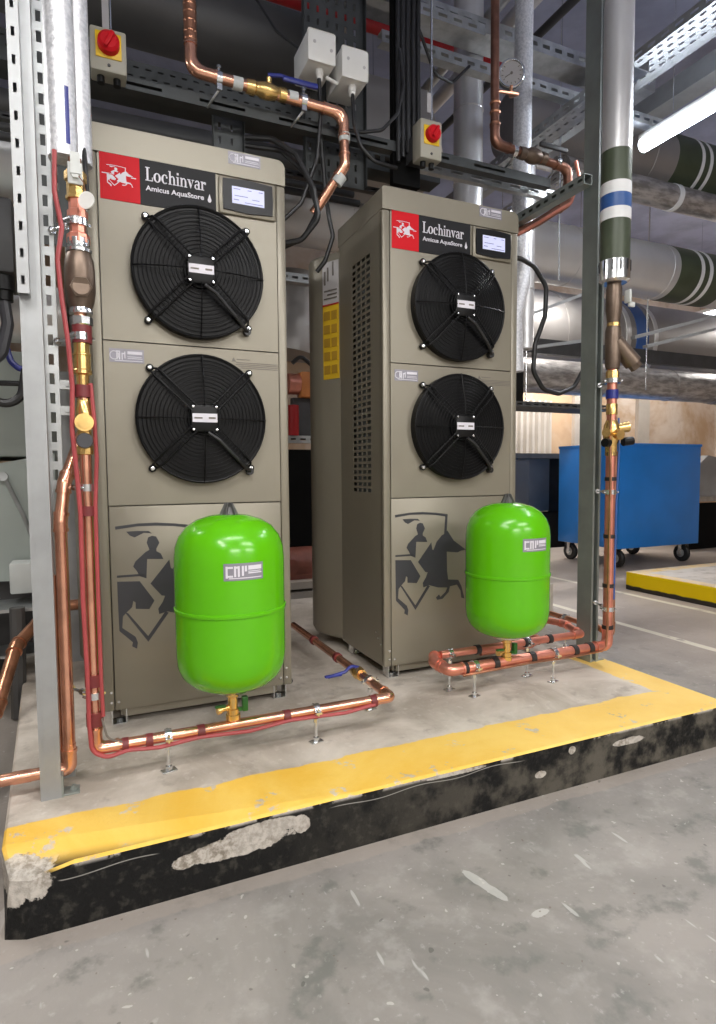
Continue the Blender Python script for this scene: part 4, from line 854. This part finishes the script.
# pair of slim rails at right centre and diagonal ones left of the post
for x, y, zz, lb in ((2.90, 0, 1.80, 'upper'), (2.93, 0, 1.70, 'lower')): pass
for i, (p, q_, lb) in enumerate((((2.95, 2.65, 1.60), (4.3, 2.9, 1.965), 'upper slim steel bracket arm right of the riser strainer'), ((3.05, 2.65, 1.555), (4.35, 2.9, 1.885), 'lower slim steel bracket arm right of the riser strainer'), ((2.30, 3.0, 1.70), (3.02, 3.0, 1.985), 'slim steel arm crossing behind the black cable loop, higher one'), ((2.45, 3.0, 1.565), (3.0, 3.0, 1.665), 'slim steel arm crossing behind the black cable loop, lower one'))):
    bm = NB(); d_ = Vector(q_)-Vector(p); M = d_.to_track_quat('X', 'Z').to_matrix().to_4x4(); box(bm, (Vector(p)+Vector(q_))/2, (d_.length, .03, .018), m=M); tag(obj('bracket_arm', bm, 'galv_pale', None, False), lb, 'bracket')
# dark shelf bracket and tray right of the right cabinet
rail_x('dark perforated tray edge above the cream corrugated sheet', 2.70, 3.62, 3.4, 1.27, .035, .3, 'darkbox', .07, name='cable_tray', hang=(2.8, 3.5))
tag(obj('dark_hanger_plate', bxr(NB(), 2.50, 2.78, 3.42, 3.46, 1.305, 1.60, .004), 'black_matt'), 'dark flat plate hanging right of the right cabinet under the foil pipe', 'plate')
bm = NB(); bxr(bm, 2.4, 6.4, 4.05, 4.10, 1.80, 1.92); tag(obj('dark_trunking', bm, 'darkbox', None, False), 'dark horizontal trunking above the plastic wrapped pipe', 'trunking')
# foil flexible pipe right of the right cabinet
t = thing('flexible_foil_pipe', 'crinkled foil flexible pipe hanging at the right edge of the right cabinet', 'pipe', (2.02, 2.6, 1.33))
obj('foil_sleeve', tube(NB(), [(2.10, 2.6, 2.55), (2.095, 2.6, 2.10), (2.07, 2.6, 1.92), (2.12, 2.6, 1.80), (2.045, 2.6, 1.60), (2.075, 2.6, 1.50), (2.06, 2.6, 1.34)], [.06]+[.055]*60, .05, 24, k=8) if False else tube(NB(), [(2.10, 2.6, 3.95), (2.085, 2.6, 2.0), (2.09, 2.6, 1.80), (2.04, 2.6, 1.62), (2.055, 2.6, 1.34)], .046, .12, 24), 'foil', t)
# black cable loop
t = thing('cable_loop', 'black cable looping down between the right cabinet and the right post', 'cable', (1.9, 2.2, 1.2))
obj('cable', tube(NB(), [(1.70, 2.24, 1.76), (1.76, 2.2, 1.755), (1.84, 2.2, 1.73), (1.91, 2.2, 1.65), (1.905, 2.2, 1.52), (1.85, 2.2, 1.39), (1.84, 2.2, 1.27), (1.90, 2.2, 1.19), (1.99, 2.2, 1.175), (2.08, 2.2, 1.21), (2.14, 2.2, 1.30)], .0105, .06, 12), 'cable', t)

for i, (x, z, r, m_) in enumerate(((2.18, 3.42, .03, 'galv'), (2.36, 3.46, .045, 'alu'), (2.56, 3.44, .025, 'darkbox'), (1.55, 3.62, .05, 'alu_dull'))):
    root = thing('ceiling_pipe', ('slim galvanised pipe running back high at top right of centre', 'thicker aluminium pipe running back high at top right of centre', 'dark conduit running back high beside the aluminium pipe', 'dull clad pipe running back under the soffit above the cable bundle')[i], 'pipe', (x, 2.0, z)); obj('pipe', cyl(NB(), (x, 1.9, z), (x, 6.3, z), r, n=24), m_, root)
    for y in (2.3, 4.6): obj('pipe_hanger', cyl(NB(), (x, y, z+r), (x, y, 3.95), .005, n=8), 'chrome', root)
cable([(1.23, 2.30, 2.9), (1.12, 2.34, 2.78), (1.0, 2.40, 2.80), (.9, 2.42, 3.0), (.88, 2.42, 3.3)], .009, 'black cable drooping between the bundle and the wide vertical tray')
cable([(1.36, 2.40, 2.75), (1.48, 2.45, 2.60), (1.60, 2.5, 2.62), (1.75, 2.58, 2.78)], .007, 'thin black cable sagging behind the dark copper pipe')
# ---- copper swan neck above the left cabinet
SY = 2.28
a = pipe('copper_pipe', 'copper swan neck pipe with a brass valve above the left cabinet', 'pipe', [(.378, SY, 3.2), (.378, SY, 2.245), (.66, SY, 2.235), (.960, SY, 2.225), (.965, SY, 2.03), (.86, 2.36, 1.86)], .0190, 'copper', .07)
bm = NB()
for z in (2.34, 2.365, 2.40, 2.43, 2.455): rings(bm, .378, SY, [(.0215, z), (.0235, z+.004), (.0235, z+.010), (.0215, z+.014)], 20)
obj('press_collars', bm, 'copper_dark', a)
obj('upper_coupling', rings(NB(), .378, SY, [(.0225, 2.33), (.0225, 2.475)], 20), 'copper_dark', a)
bm = NB(); lathe(bm, [(0, 0), (.024, 0), (.026, .03), (.021, .035), (.027, .055), (.030, .075), (.027, .10), (.021, .12), (.025, .125), (.025, .15), (0, .15)], (.575, SY, 2.238), (1, 0, 0), 12); cyl(bm, (.66, SY, 2.25), (.66, SY-.005, 2.285), .010, n=10); obj('ball_valve', bm, 'brass', a)
bm = NB(); tube(bm, [(.655, SY-.01, 2.290), (.70, SY-.02, 2.293), (.74, SY-.025, 2.284), (.84, SY-.03, 2.278)], .007, .01, 8); box(bm, (.775, SY-.028, 2.282), (.14, .014, .020), 0, .006); obj('blue_lever', bm, 'blue', a)
for x0 in (.525, .735): band(a, (x0, SY, 2.238), (x0+.035, SY, 2.238), .0225, 'palegrey', 'grey_tape')
band(a, (.964, SY, 2.12), (.964, SY, 2.15), .0225, 'palegrey', 'grey_tape'); band(a, (.955, SY+.01, 1.995), (.935, SY+.02, 1.965), .0235, 'palegrey', 'grey_tape')
for x, lb in ((.475, 'zinc clamp on the copper swan neck left of its valve'), (.795, 'zinc clamp on the copper swan neck right of its valve')):
    t = thing('pipe_clamp', lb, 'pipe clamp', (x, SY, 2.2), 'clamps on the copper swan neck'); bm = NB(); lathe(bm, [(.020, -.010), (.0245, -.010), (.0245, .010), (.020, .010)], (x, SY, 2.237), (1, 0, 0), 24)
    cyl(bm, (x, SY, 2.258), (x, SY, 2.285), .005, n=8); cyl(bm, (x, SY, 2.275), (x, SY, 2.283), .009, n=6); box(bm, (x, SY-.004, 2.205), (.018, .02, .02)); obj('clamp_ring', bm, 'chrome', t)
    obj('bracket', tube(NB(), [(x, SY, 2.20), (x-.02, SY+.02, 2.175), (x-.03, 2.345, 2.168)], .005, .01, 8), 'chrome', t)
# ---- dark copper pipe near the gauge
a = pipe('copper_pipe', 'dark copper pipe dropping past the pressure gauge and curling behind the right cabinet', 'pipe', [(1.690, 2.3, 3.4), (1.697, 2.3, 2.275), (1.93, 2.3, 2.258), (2.115, 2.3, 2.245), (2.12, 2.3, 2.09), (1.98, 2.34, 1.995), (1.80, 2.40, 1.90)], .0190, 'copper_brown', .06)
bm = NB()
for z in (2.35, 2.40, 2.44): rings(bm, 1.697, 2.3, [(.0225, z), (.0245, z+.006), (.0225, z+.012)], 20)
obj('press_collars', bm, 'copper_dark', a)
bm = NB(); lathe(bm, [(0, 0), (.026, 0), (.028, .03), (.022, .035), (.032, .055), (.036, .08), (.032, .105), (.022, .12), (.027, .125), (.027, .15), (0, .15)], (1.83, 2.3, 2.262), (1, 0, 0), 12); obj('ball_valve', bm, 'bronze', a)
obj('valve_lever', bxr(NB(), 1.93, 2.09, 2.27, 2.285, 2.300, 2.320, .004), 'darkbox', a)
obj('thin_pipe', tube(NB(), [(2.135, 2.27, 2.27), (2.16, 2.27, 2.20), (2.12, 2.28, 2.08), (1.99, 2.3, 2.0), (1.86, 2.34, 1.92)], .008, .04, 10), 'copper_pink', a)
for x in (1.80, 2.05): 
    bm = NB(); lathe(bm, [(.021, -.010), (.026, -.010), (.026, .010), (.021, .010)], (x, 2.3, 2.260), (1, 0, 0), 20); cyl(bm, (x, 2.3, 2.235), (x, 2.42, 2.20), .005, n=8); obj('pipe_ring', bm, 'chrome', a)
# pressure gauge
t = thing('pressure_gauge', 'round pressure gauge at top right of centre', 'gauge', (1.86, 2.40, 2.60)); gd = Vector((-.45, -.88, -.12)).normalized(); gc = Vector((1.862, 2.40, 2.672))
bm = NB(); cyl(bm, gc, gc-gd*.035, .058, n=40); obj('case', bm, 'darkbox', t)
obj('rim', torus(NB(), gc+gd*.001, gd, .057, .006, 48, 8), 'chrome', t); obj('dial', cyl(NB(), gc, gc+gd*.002, .052, n=40), 'greylabel', t)
bm = NB(); u_, v_ = frame(gd)
for k in range(11): a_ = math.radians(-40+26*k); c_ = gc+gd*.003; cyl(bm, c_+(u_*math.cos(a_)+v_*math.sin(a_))*.038, c_+(u_*math.cos(a_)+v_*math.sin(a_))*.047, .0016, n=6)
cyl(bm, gc+gd*.004, gc+gd*.004+u_*.03+v_*.018, .002, n=6); cyl(bm, gc+gd*.002, gc+gd*.006, .006, n=12); obj('needle_and_ticks', bm, 'inkgrey', t)
obj('stem', tube(NB(), [gc-Vector((0, 0, .055)), gc-Vector((0, -.01, .10)), (1.84, 2.32, 2.53), (1.71, 2.30, 2.50)], .008, .02, 8), 'copper_dark', t)

# ---- vertical cable trays
def vtray(label, x0, x1, y, z0, z1, mat='tray'):
    root = thing('cable_tray', label, 'cable tray', ((x0+x1)/2, y, z0)); hs = []; W = x1-x0; nc = int(W/.045)
    for c in range(nc):
        for r in range(int((z1-z0-.03)/.05)):
            a_ = .012+c*(W-.024)/nc; b_ = .02+r*.05+(.0 if c % 2 else .0); hs.append((a_+.010, a_+.020, b_, b_+.026))
    bm = perf(NB(), (x0, y, z0), (1, 0, 0), (0, 0, 1), W, z1-z0, hs, (0, .002, 0)); bxr(bm, x0-.002, x0, y-.03, y+.002, z0, z1); bxr(bm, x1, x1+.002, y-.03, y+.002, z0, z1); obj('perforated_sheet', bm, mat, root, False); return root
vtray('wide vertical perforated tray behind the white junction boxes', .850, 1.120, 2.44, 2.03, 3.6)
vtray('short vertical perforated tray above the left cabinet display', .480, .597, 2.44, 2.03, 2.24)
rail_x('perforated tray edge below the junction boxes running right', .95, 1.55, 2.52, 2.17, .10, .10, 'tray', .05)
# black cable bundle on its tray
t = thing('cable_tray', 'black vertical tray carrying the cable bundle left of the second isolator', 'cable tray', (1.30, 2.36, 2.06)); obj('backing', bxr(NB(), 1.215, 1.345, 2.35, 2.38, 2.04, 3.7), 'black_matt', t)
for i, (x, r) in enumerate(((1.230, .010), (1.252, .011), (1.276, .012), (1.302, .011), (1.326, .010))):
    tag(obj('cable', tube(NB(), [(x, 2.33, 3.7), (x+.004, 2.332, 3.0), (x-.003, 2.328, 2.6), (x, 2.33, 2.12+.02*i)], r, .05, 10), 'cable'), ('leftmost cable', 'second cable from the left', 'middle cable', 'second cable from the right', 'rightmost cable')[i] + ' of the black vertical bundle', 'cable', 'cables of the black vertical bundle')
# junction boxes
def jbox(x, z, label):
    root = thing('junction_box', label, 'junction box', (x, 2.28, z-.07), 'white junction boxes'); y = 2.315
    obj('enclosure', bxr(NB(), x-.056, x+.056, y-.045, y+.125, z-.058, z+.058, .010), 'white', root)
    obj('lid', bxr(NB(), x-.057, x+.057, y-.056, y-.046, z-.059, z+.059, .009), 'white', root)
    bm = NB(); [cyl(bm, (x+a_, y-.056, z+b_), (x+a_, y-.058, z+b_), .006, n=10) for a_, b_ in ((-.03, .012), (.038, -.006))]; obj('lid_screws', bm, 'greylabel', root)
    bm = NB(); cyl(bm, (x+.006, y-.01, z-.058), (x+.006, y-.01, z-.082), .016, n=8); cyl(bm, (x+.006, y-.01, z-.082), (x+.006, y-.01, z-.102), .013, .010, 14); obj('cable_gland', bm, 'white', root); return root
jbox(.866, 2.440, 'white junction box on the left of the pair beside the copper valve lever'); jbox(1.004, 2.413, 'white junction box on the right of the pair')
cable([(.868, 2.30, 2.345), (.872, 2.30, 2.2), (.860, 2.31, 2.05), (.80, 2.33, 1.88), (.72, 2.36, 1.80)], .008, 'black cable dropping from the left junction box')
cable([(1.009, 2.30, 2.32), (1.005, 2.28, 2.20), (1.03, 2.27, 2.11), (1.09, 2.27, 2.065), (1.20, 2.29, 2.07)], .008, 'black cable from the right junction box sagging to the right')
cable([(.90, 2.31, 2.365), (.95, 2.31, 2.352)], .007, 'short pale conduit linking the two junction boxes', 'white', 'conduit', 0)
cable([(.60, 2.42, 2.13), (.70, 2.38, 2.125), (.78, 2.33, 2.06), (.84, 2.3, 1.93), (.86, 2.3, 1.82), (.80, 2.34, 1.74), (.70, 2.38, 1.72)], .011, 'thick black cable curving down right of the left cabinet')
cable([(.60, 2.44, 2.11), (.74, 2.40, 2.10), (.83, 2.35, 2.00), (.87, 2.33, 1.86), (.82, 2.36, 1.76), (.70, 2.40, 1.70)], .010, 'second black cable hanging beside the thick one by the left cabinet')
cable([(.90, 2.37, 2.165), (.93, 2.40, 1.95), (.945, 2.40, 1.86), (.96, 2.40, 1.80), (.93, 2.42, 1.70), (.90, 2.44, 1.66)], .009, 'dark cable hanging in front of the big duct between the cabinets')
cable([(1.22, 2.30, 2.55), (1.23, 2.28, 2.40), (1.20, 2.28, 2.28), (1.13, 2.28, 2.20), (1.05, 2.30, 2.185), (.95, 2.34, 2.20)], .007, 'black cable swinging from the bundle towards the junction boxes')
cable([(.60, 2.7, 3.1), (.66, 2.6, 2.85), (.76, 2.5, 2.62), (.84, 2.46, 2.55)], .006, 'thin cable looping down behind the copper swan neck')
# isolators
def isolator(x0, x1, z0, z1, y, label):
    root = thing('isolator_switch', label, 'switch', ((x0+x1)/2, y, z0), 'red and yellow isolator switches'); xc = (x0+x1)/2; zc = z0+(z1-z0)*.60; w_ = x1-x0
    obj('enclosure', bxr(NB(), x0, x1, y, y+.07, z0, z1, .006), 'beigebox', root)
    obj('back_plate', bxr(NB(), x0+.01, x1-.01, y+.07, 2.343, z0+.03, z1-.03), 'darkbox', root)
    obj('yellow_plate', bxr(NB(), xc-w_*.36, xc+w_*.36, y-.004, y, zc-w_*.38, zc+w_*.36, .002), 'yellow', root)
    bm = NB(); lathe(bm, [(0, .030), (w_*.22, .029), (w_*.30, .022), (w_*.31, .004), (w_*.31, 0)], (xc, y-.004, zc), (0, -1, 0), 32); box(bm, (xc, y-.036, zc), (w_*.14, .014, w_*.5), 0, .004, m=Matrix.Rotation(.5, 4, 'Y')); obj('rotary_handle', bm, 'red', root)
    bm = NB(); cyl(bm, (xc, y, z0+.02), (xc, y-.003, z0+.02), .005, n=10); obj('screw', bm, 'darkbox', root)
    bm = NB(); bm.free(); [obj('cable_gland', cyl(NB(), (x, y+.035, z0), (x, y+.035, z0-.022), .012, n=12), 'black', root) for x in (x0+.03, x1-.03)]; return root
isolator(.050, .160, 2.135, 2.272, 2.22, 'red and yellow rotary isolator at upper left above the left cabinet'); isolator(1.262, 1.362, 2.087, 2.240, 2.20, 'red and yellow rotary isolator above the right cabinet')
tag(obj('warning_tag', bxr(NB(), 1.350, 1.369, 2.298, 2.300, 2.33, 2.41), 'greylabel'), 'small pale tag hanging above the right isolator', 'tag')
tag(obj('warning_tag', bxr(NB(), .094, .117, 2.358, 2.360, 2.36, 2.50), 'greylabel'), 'pale tag beside the left isolator', 'tag')
# clamp foot of right rail: black gland block between cabinets
cable([(.03, 2.26, 2.1), (.02, 2.26, 2.0), (-.02, 2.24, 1.96)], .012, 'grey conduit elbow beside the upper left isolator', 'palegrey', 'conduit')
cable([(-.16, 2.3, 2.08), (-.12, 2.3, 2.07), (-.09, 2.3, 2.05)], .012, 'pale pipe stub behind the left slotted strip, upper', 'palegrey', 'conduit', .02)
cable([(-.14, 2.3, 1.95), (-.11, 2.3, 1.93), (-.06, 2.3, 1.88)], .010, 'pale pipe stub behind the left slotted strip, lower', 'palegrey', 'conduit', .02)

# ================================================================== BLUE CART
t = thing('wheeled_cart', 'blue steel box cart on castors by the far wall', 'cart', (5.3, 4.75, FZ)); cx0, cx1, cy0, cy1, cz0, cz1 = 4.72, 5.86, 4.36, 5.20, .052, 1.085
bm = NB(); bxr(bm, cx0, cx1, cy0, cy1, cz0, cz1, .006); obj('steel_box', bm, 'bluepaint', t)
bm = NB(); bxr(bm, cx0-.008, cx1+.008, cy0-.008, cy0+.016, cz1-.022, cz1+.004); bxr(bm, cx0-.008, cx0+.016, cy0, cy1, cz1-.022, cz1+.004); bxr(bm, cx1-.016, cx1+.008, cy0, cy1, cz1-.022, cz1+.004); obj('top_rim', bm, 'bluepaint', t)
for x in (cx0+.09, cx1-.12):
    for y in (cy0+.10, cy1-.10):
        bm = NB(); bxr(bm, x-.05, x+.05, y-.05, y+.05, cz0-.008, cz0); bxr(bm, x-.036, x-.030, y-.02, y+.02, -.075, cz0-.008); bxr(bm, x+.030, x+.036, y-.02, y+.02, -.075, cz0-.008); cyl(bm, (x-.04, y+.0, -.054), (x+.04, y+.0, -.054), .010, n=10); cs = obj('castor', bm, 'chrome', t)
        bm = NB(); lathe(bm, [(.03, -.024), (.082, -.024), (.092, -.012), (.092, .012), (.082, .024), (.03, .024)], (x, y, -.054), (1, 0, 0), 32); obj('wheel', bm, 'rubber', cs)
        bm = NB(); lathe(bm, [(0, -.028), (.044, -.026), (.044, .026), (0, .028)], (x, y, -.054), (1, 0, 0), 24); obj('wheel_hub', bm, 'galv', cs)
# dark bench and box right of the cart
t = thing('steel_bench', 'dark steel bench with pale top edge at the far right behind the blue cart', 'bench', (7.2, 5.4, FZ)); obj('bench_top', bxr(NB(), 6.5, 8.2, 5.0, 5.7, .44, .50), 'galv', t)
[obj('leg', bxr(NB(), x, x+.05, y, y+.05, FZ, .44), 'darkbox', t) for x in (6.5, 8.15) for y in (5.0, 5.65)]; obj('lower_panel', bxr(NB(), 6.55, 8.15, 5.06, 5.10, FZ, .42), 'black_matt', t)
bm = NB(); prism(bm, [(0, 0), (.9, 0), (.9, .42), (.30, .50), (.10, .36), (0, .30)], (6.62, 5.05, .50), (1, 0, 0), (0, 0, 1), (0, .5, 0)); tag(obj('machine_cover', bm, 'wallgrey'), 'grey sloping machine cover standing on the far right bench', 'machine')
# dark cupboard frame by the wall
t = thing('open_cupboard', 'dark grey open cupboard beneath the corrugated sheet', 'cupboard', (4.9, 6.1, FZ)); bm = NB(); bxr(bm, 4.3, 5.6, 5.9, 5.95, .98, 1.04); bxr(bm, 4.3, 4.36, 5.9, 6.3, FZ, .98); bxr(bm, 5.54, 5.6, 5.9, 6.3, FZ, .98); bxr(bm, 4.3, 5.6, 5.95, 6.3, .98, 1.02); obj('frame', bm, 'darkbox', t)
obj('door_leaf', bxr(NB(), 4.52, 4.86, 5.86, 5.89, .0, .95), 'darkduct', t); obj('back_board', bxr(NB(), 4.36, 5.54, 6.28, 6.30, .30, .98), 'wallgrey', t); obj('plinth_board', bxr(NB(), 4.36, 5.54, 5.98, 6.2, FZ, .30), 'black_matt', t)
tag(obj('kerb_block', bxr(NB(), 2.80, 2.87, 3.20, 3.32, FZ, .055, .004), 'corr'), 'small cream block on the floor right of the right green vessel', 'block')
# pale conduit verticals on the back wall
for x, m_, lb in ((6.02, 'corr', 'pale vertical board strip on the far wall above the blue cart'), (7.2, 'corr', 'cream vertical trim on the far wall right of the blue cart')): tag(obj('wall_board', bxr(NB(), x, x+.22, 6.34, 6.399, .5, 2.1), m_), lb, 'board')

# ================================================================== BEHIND AND BETWEEN THE CABINETS
t = thing('plant_skid', 'red brown pump skid seen between the two cabinets', 'pump', (1.35, 4.0, FZ)); bm = NB(); bxr(bm, .9, 1.8, 3.95, 4.3, FZ, .0); bxr(bm, .9, 1.8, 3.95, 4.1, .02, .07); obj('base', bm, 'corr', t)
bm = NB(); cyl(bm, (1.1, 4.15, .17), (1.8, 4.15, .17), .12, n=28); cyl(bm, (1.262, 4.0, .17), (1.262, 4.1, .17), .055, n=24); bxr(bm, .9, 1.8, 4.05, 4.25, .07, .12); obj('pump_body', bm, 'brickred', t)
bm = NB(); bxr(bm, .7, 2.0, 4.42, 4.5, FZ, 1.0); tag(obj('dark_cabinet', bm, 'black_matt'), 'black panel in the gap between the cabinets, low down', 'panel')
rail_x('slotted rail crossing the gap between the cabinets at mid height', .75, 1.95, 3.95, 1.025, .05, .04, 'galv', .07, hang=(.8, 1.9))
rail_x('slotted rail crossing the gap between the cabinets just under the big duct', .72, 1.3, 3.36, 1.905, .05, .06, 'galv_pale', .06, hang=(.76,))
t = thing('actuator_box', 'orange brown actuator box seen in the gap between the cabinets', 'actuator', (1.36, 3.95, 1.33)); obj('housing', bxr(NB(), 1.32, 1.50, 3.9, 4.0, 1.33, 1.50, .01), 'orange', t); obj('motor', cyl(NB(), (1.24, 3.96, 1.42), (1.32, 3.96, 1.42), .07, n=24), 'copper_pink', t); obj('lead', tube(NB(), [(1.26, 3.9, 1.55), (1.32, 3.9, 1.60), (1.40, 3.9, 1.54), (1.41, 3.9, 1.50)], .014, .04, 8), 'cable', t); obj('fixing_bracket', bxr(NB(), 1.28, 1.55, 3.96, 4.02, 1.05, 1.33), 'darkbox', t)
tag(obj('red_pipe', cyl(NB(), (1.285, 3.97, 1.075), (1.285, 3.97, 1.28), .036, n=20), 'firered'), 'short upright red pipe in the gap between the cabinets', 'pipe')
duct('insulated_pipe', 'dull clad vertical pipe bending in the gap between the cabinets', 'pipe', (1.34, 4.2, 1.66), (1.42, 4.2, 2.2), .20, 'alu_dull')
# hose behind left cabinet's right foot
cable([(.655, 2.50, .45), (.70, 2.46, .34), (.735, 2.42, .20), (.72, 2.38, .10), (.70, 2.34, .03), (.69, 2.22, .013)], .011, 'dark grey hose curling to the slab at the right foot of the left cabinet', 'decal', 'hose')

# ================================================================== FAR LEFT
t = thing('air_handling_unit', 'pale grey ventilation casing at the far left behind the post', 'ventilation unit', (-.75, 3.2, FZ)); bm = NB(); bxr(bm, -1.5, -.150, 3.0, 3.9, .90, 1.35, .01); obj('upper_casing', bm, 'greygreen', t)
bm = NB(); prism(bm, [(-1.5, .40), (-.30, .36), (-.135, .46), (-.135, .915), (-.60, .82), (-1.5, .78)], (0, 3.0, 0), (1, 0, 0), (0, 0, 1), (0, .9, 0)); obj('sloping_hood', bm, 'greygreen', t)
bm = NB(); tube(bm, [(-.325, 2.992, .80), (-.262, 2.992, .64), (-.215, 2.992, .47)], .008, 0, 8); cyl(bm, (-.335, 2.995, .815), (-.335, 2.97, .815), .02, n=14); obj('linkage', bm, 'galv', t)
bm = NB(); bxr(bm, -1.4, -.2, 3.1, 3.6, FZ, .36); obj('base_frame', bm, 'darkbox', t)
t = thing('grey_actuator', 'small pale grey box low at the far left behind the post', 'box', (-.24, 2.9, .30)); obj('case', bxr(NB(), -.315, -.145, 2.86, 2.98, .325, .455, .008), 'palegrey', t); obj('knockout', cyl(NB(), (-.185, 2.86, .43), (-.185, 2.855, .43), .016, n=14), 'black', t)
tag(obj('support_shelf', bxr(NB(), -1.3, -.15, 2.75, 2.99, .272, .284), 'galv'), 'thin pale shelf edge at the far left', 'shelf')
tag(obj('support_shelf', bxr(NB(), -1.3, -.12, 2.80, 2.99, .075, .085), 'galv'), 'lower thin shelf edge at the far left above the trench', 'shelf')
cable([(-.275, 2.70, .30), (-.278, 2.70, .10), (-.285, 2.70, -.14)], .028, 'purple grey vertical pipe at the far left', 'darkduct', 'pipe', .02)
pipe('copper_pipe', 'tarnished copper pipe climbing out of the trench at the far left', 'pipe', [(-.42, 1.75, -.10), (-.30, 2.25, .06), (-.262, 2.48, .20), (-.16, 2.72, .285), (-.02, 2.74, .285)], .022, 'copper_dark', .04)
t = thing('pump_motor', 'dark grey motor with black cable gland at the left edge', 'motor', (-.30, 2.2, 1.3)); obj('housing', bxr(NB(), -.50, -.185, 2.15, 2.42, 1.435, 1.66, .012), 'darkbox', t)
bm = NB(); cyl(bm, (-.222, 2.2, 1.435), (-.222, 2.2, 1.39), .034, n=14); cyl(bm, (-.222, 2.2, 1.39), (-.222, 2.2, 1.36), .026, n=14); obj('cable_gland', bm, 'black', t)
cable([(-.222, 2.2, 1.36), (-.215, 2.2, 1.29), (-.235, 2.2, 1.20), (-.30, 2.2, 1.14), (-.42, 2.2, 1.12)], .018, 'thick grey black cable leaving the motor gland at the left edge', 'decal', 'cable', .04)
cable([(-.42, 2.25, 1.16), (-.30, 2.25, 1.075), (-.235, 2.25, 1.045), (-.19, 2.25, 1.07), (-.175, 2.25, 1.16)], .014, 'black cable loop at the left edge below the motor', 'cable', 'cable', .06)
cable([(-.42, 2.3, 1.125), (-.28, 2.3, 1.12), (-.18, 2.3, 1.122)], .009, 'straight black cable at the left edge crossing the pale casing', 'cable', 'cable', .0)
cable([(-.23, 2.28, 1.235), (-.22, 2.28, 1.19), (-.195, 2.28, 1.165), (-.17, 2.28, 1.17), (-.165, 2.28, 1.25)], .010, 'dark blue cable coil at the left edge', 'blue', 'cable', .03)
duct('insulated_duct', 'polished metal duct stub behind the narrow slotted strut', 'duct', (-.5, 2.7, 1.44), (-.066, 2.7, 1.44), .11, 'alu')
tag(obj('grey_pillar', bxr(NB(), -.118, -.040, 2.9, 2.96, -.05, 1.26), 'galv_pale'), 'pale metal upright behind the narrow slotted strut', 'upright')
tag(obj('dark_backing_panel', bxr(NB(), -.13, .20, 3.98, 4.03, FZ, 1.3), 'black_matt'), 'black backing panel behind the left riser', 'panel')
tag(obj('step_kerb', bxr(NB(), -1.6, -.42, 3.02, 3.09, FZ, .03), 'yellow'), 'yellow kerb glimpsed at the far left edge', 'kerb')
vtray('dark perforated panel behind the foil lagged pipes', -.145, -.01, 2.2, 1.55, 3.4)

# ================================================================== FLUORESCENT BATTENS AND ADDED FILL
names = ['lit fluorescent batten at upper right', 'fluorescent batten above the aisle in front of the left cabinet', 'fluorescent batten over the aisle behind the viewpoint', 'fluorescent batten at the left behind the viewpoint', 'added fill batten hidden behind the big duct to light the blue cart', 'fluorescent batten near the right wall', 'fluorescent batten at the left behind the slab', 'added fill batten hidden behind the ducts to light the far wall', 'added front fill batten far behind the viewpoint on the left', 'added front fill batten far behind the viewpoint on the right']
for (c_, d_, L, P), lb in zip(BATTENS, names):
    t = thing('fluorescent_light', lb, 'light', (c_[0], c_[1], c_[2]), 'ceiling battens'); hw = .016 if lb.startswith('lit') else .03; hx, hy = (L/2, hw) if d_ == 'x' else (hw, L/2)
    obj('housing', bxr(NB(), c_[0]-hx, c_[0]+hx, c_[1]-hy, c_[1]+hy, c_[2], c_[2]+.045, .004), 'white', t)
    e = (L/2-.02); p0, p1 = ((c_[0]-e, c_[1], c_[2]-.022), (c_[0]+e, c_[1], c_[2]-.022)) if d_ == 'x' else ((c_[0], c_[1]-e, c_[2]-.022), (c_[0], c_[1]+e, c_[2]-.022))
    obj('tube', cyl(NB(), p0, p1, .036 if lb.startswith('lit') else .028, n=20), 'tube_bright' if lb.startswith('lit') else 'tube', t)
    bm = NB()
    for s in (-1, 1): x, y = (c_[0]+s*L*.35, c_[1]) if d_ == 'x' else (c_[0], c_[1]+s*L*.35); cyl(bm, (x, y, c_[2]+.045), (x, y, 3.95), .003, n=6)
    obj('suspension_wire', bm, 'chrome', t)
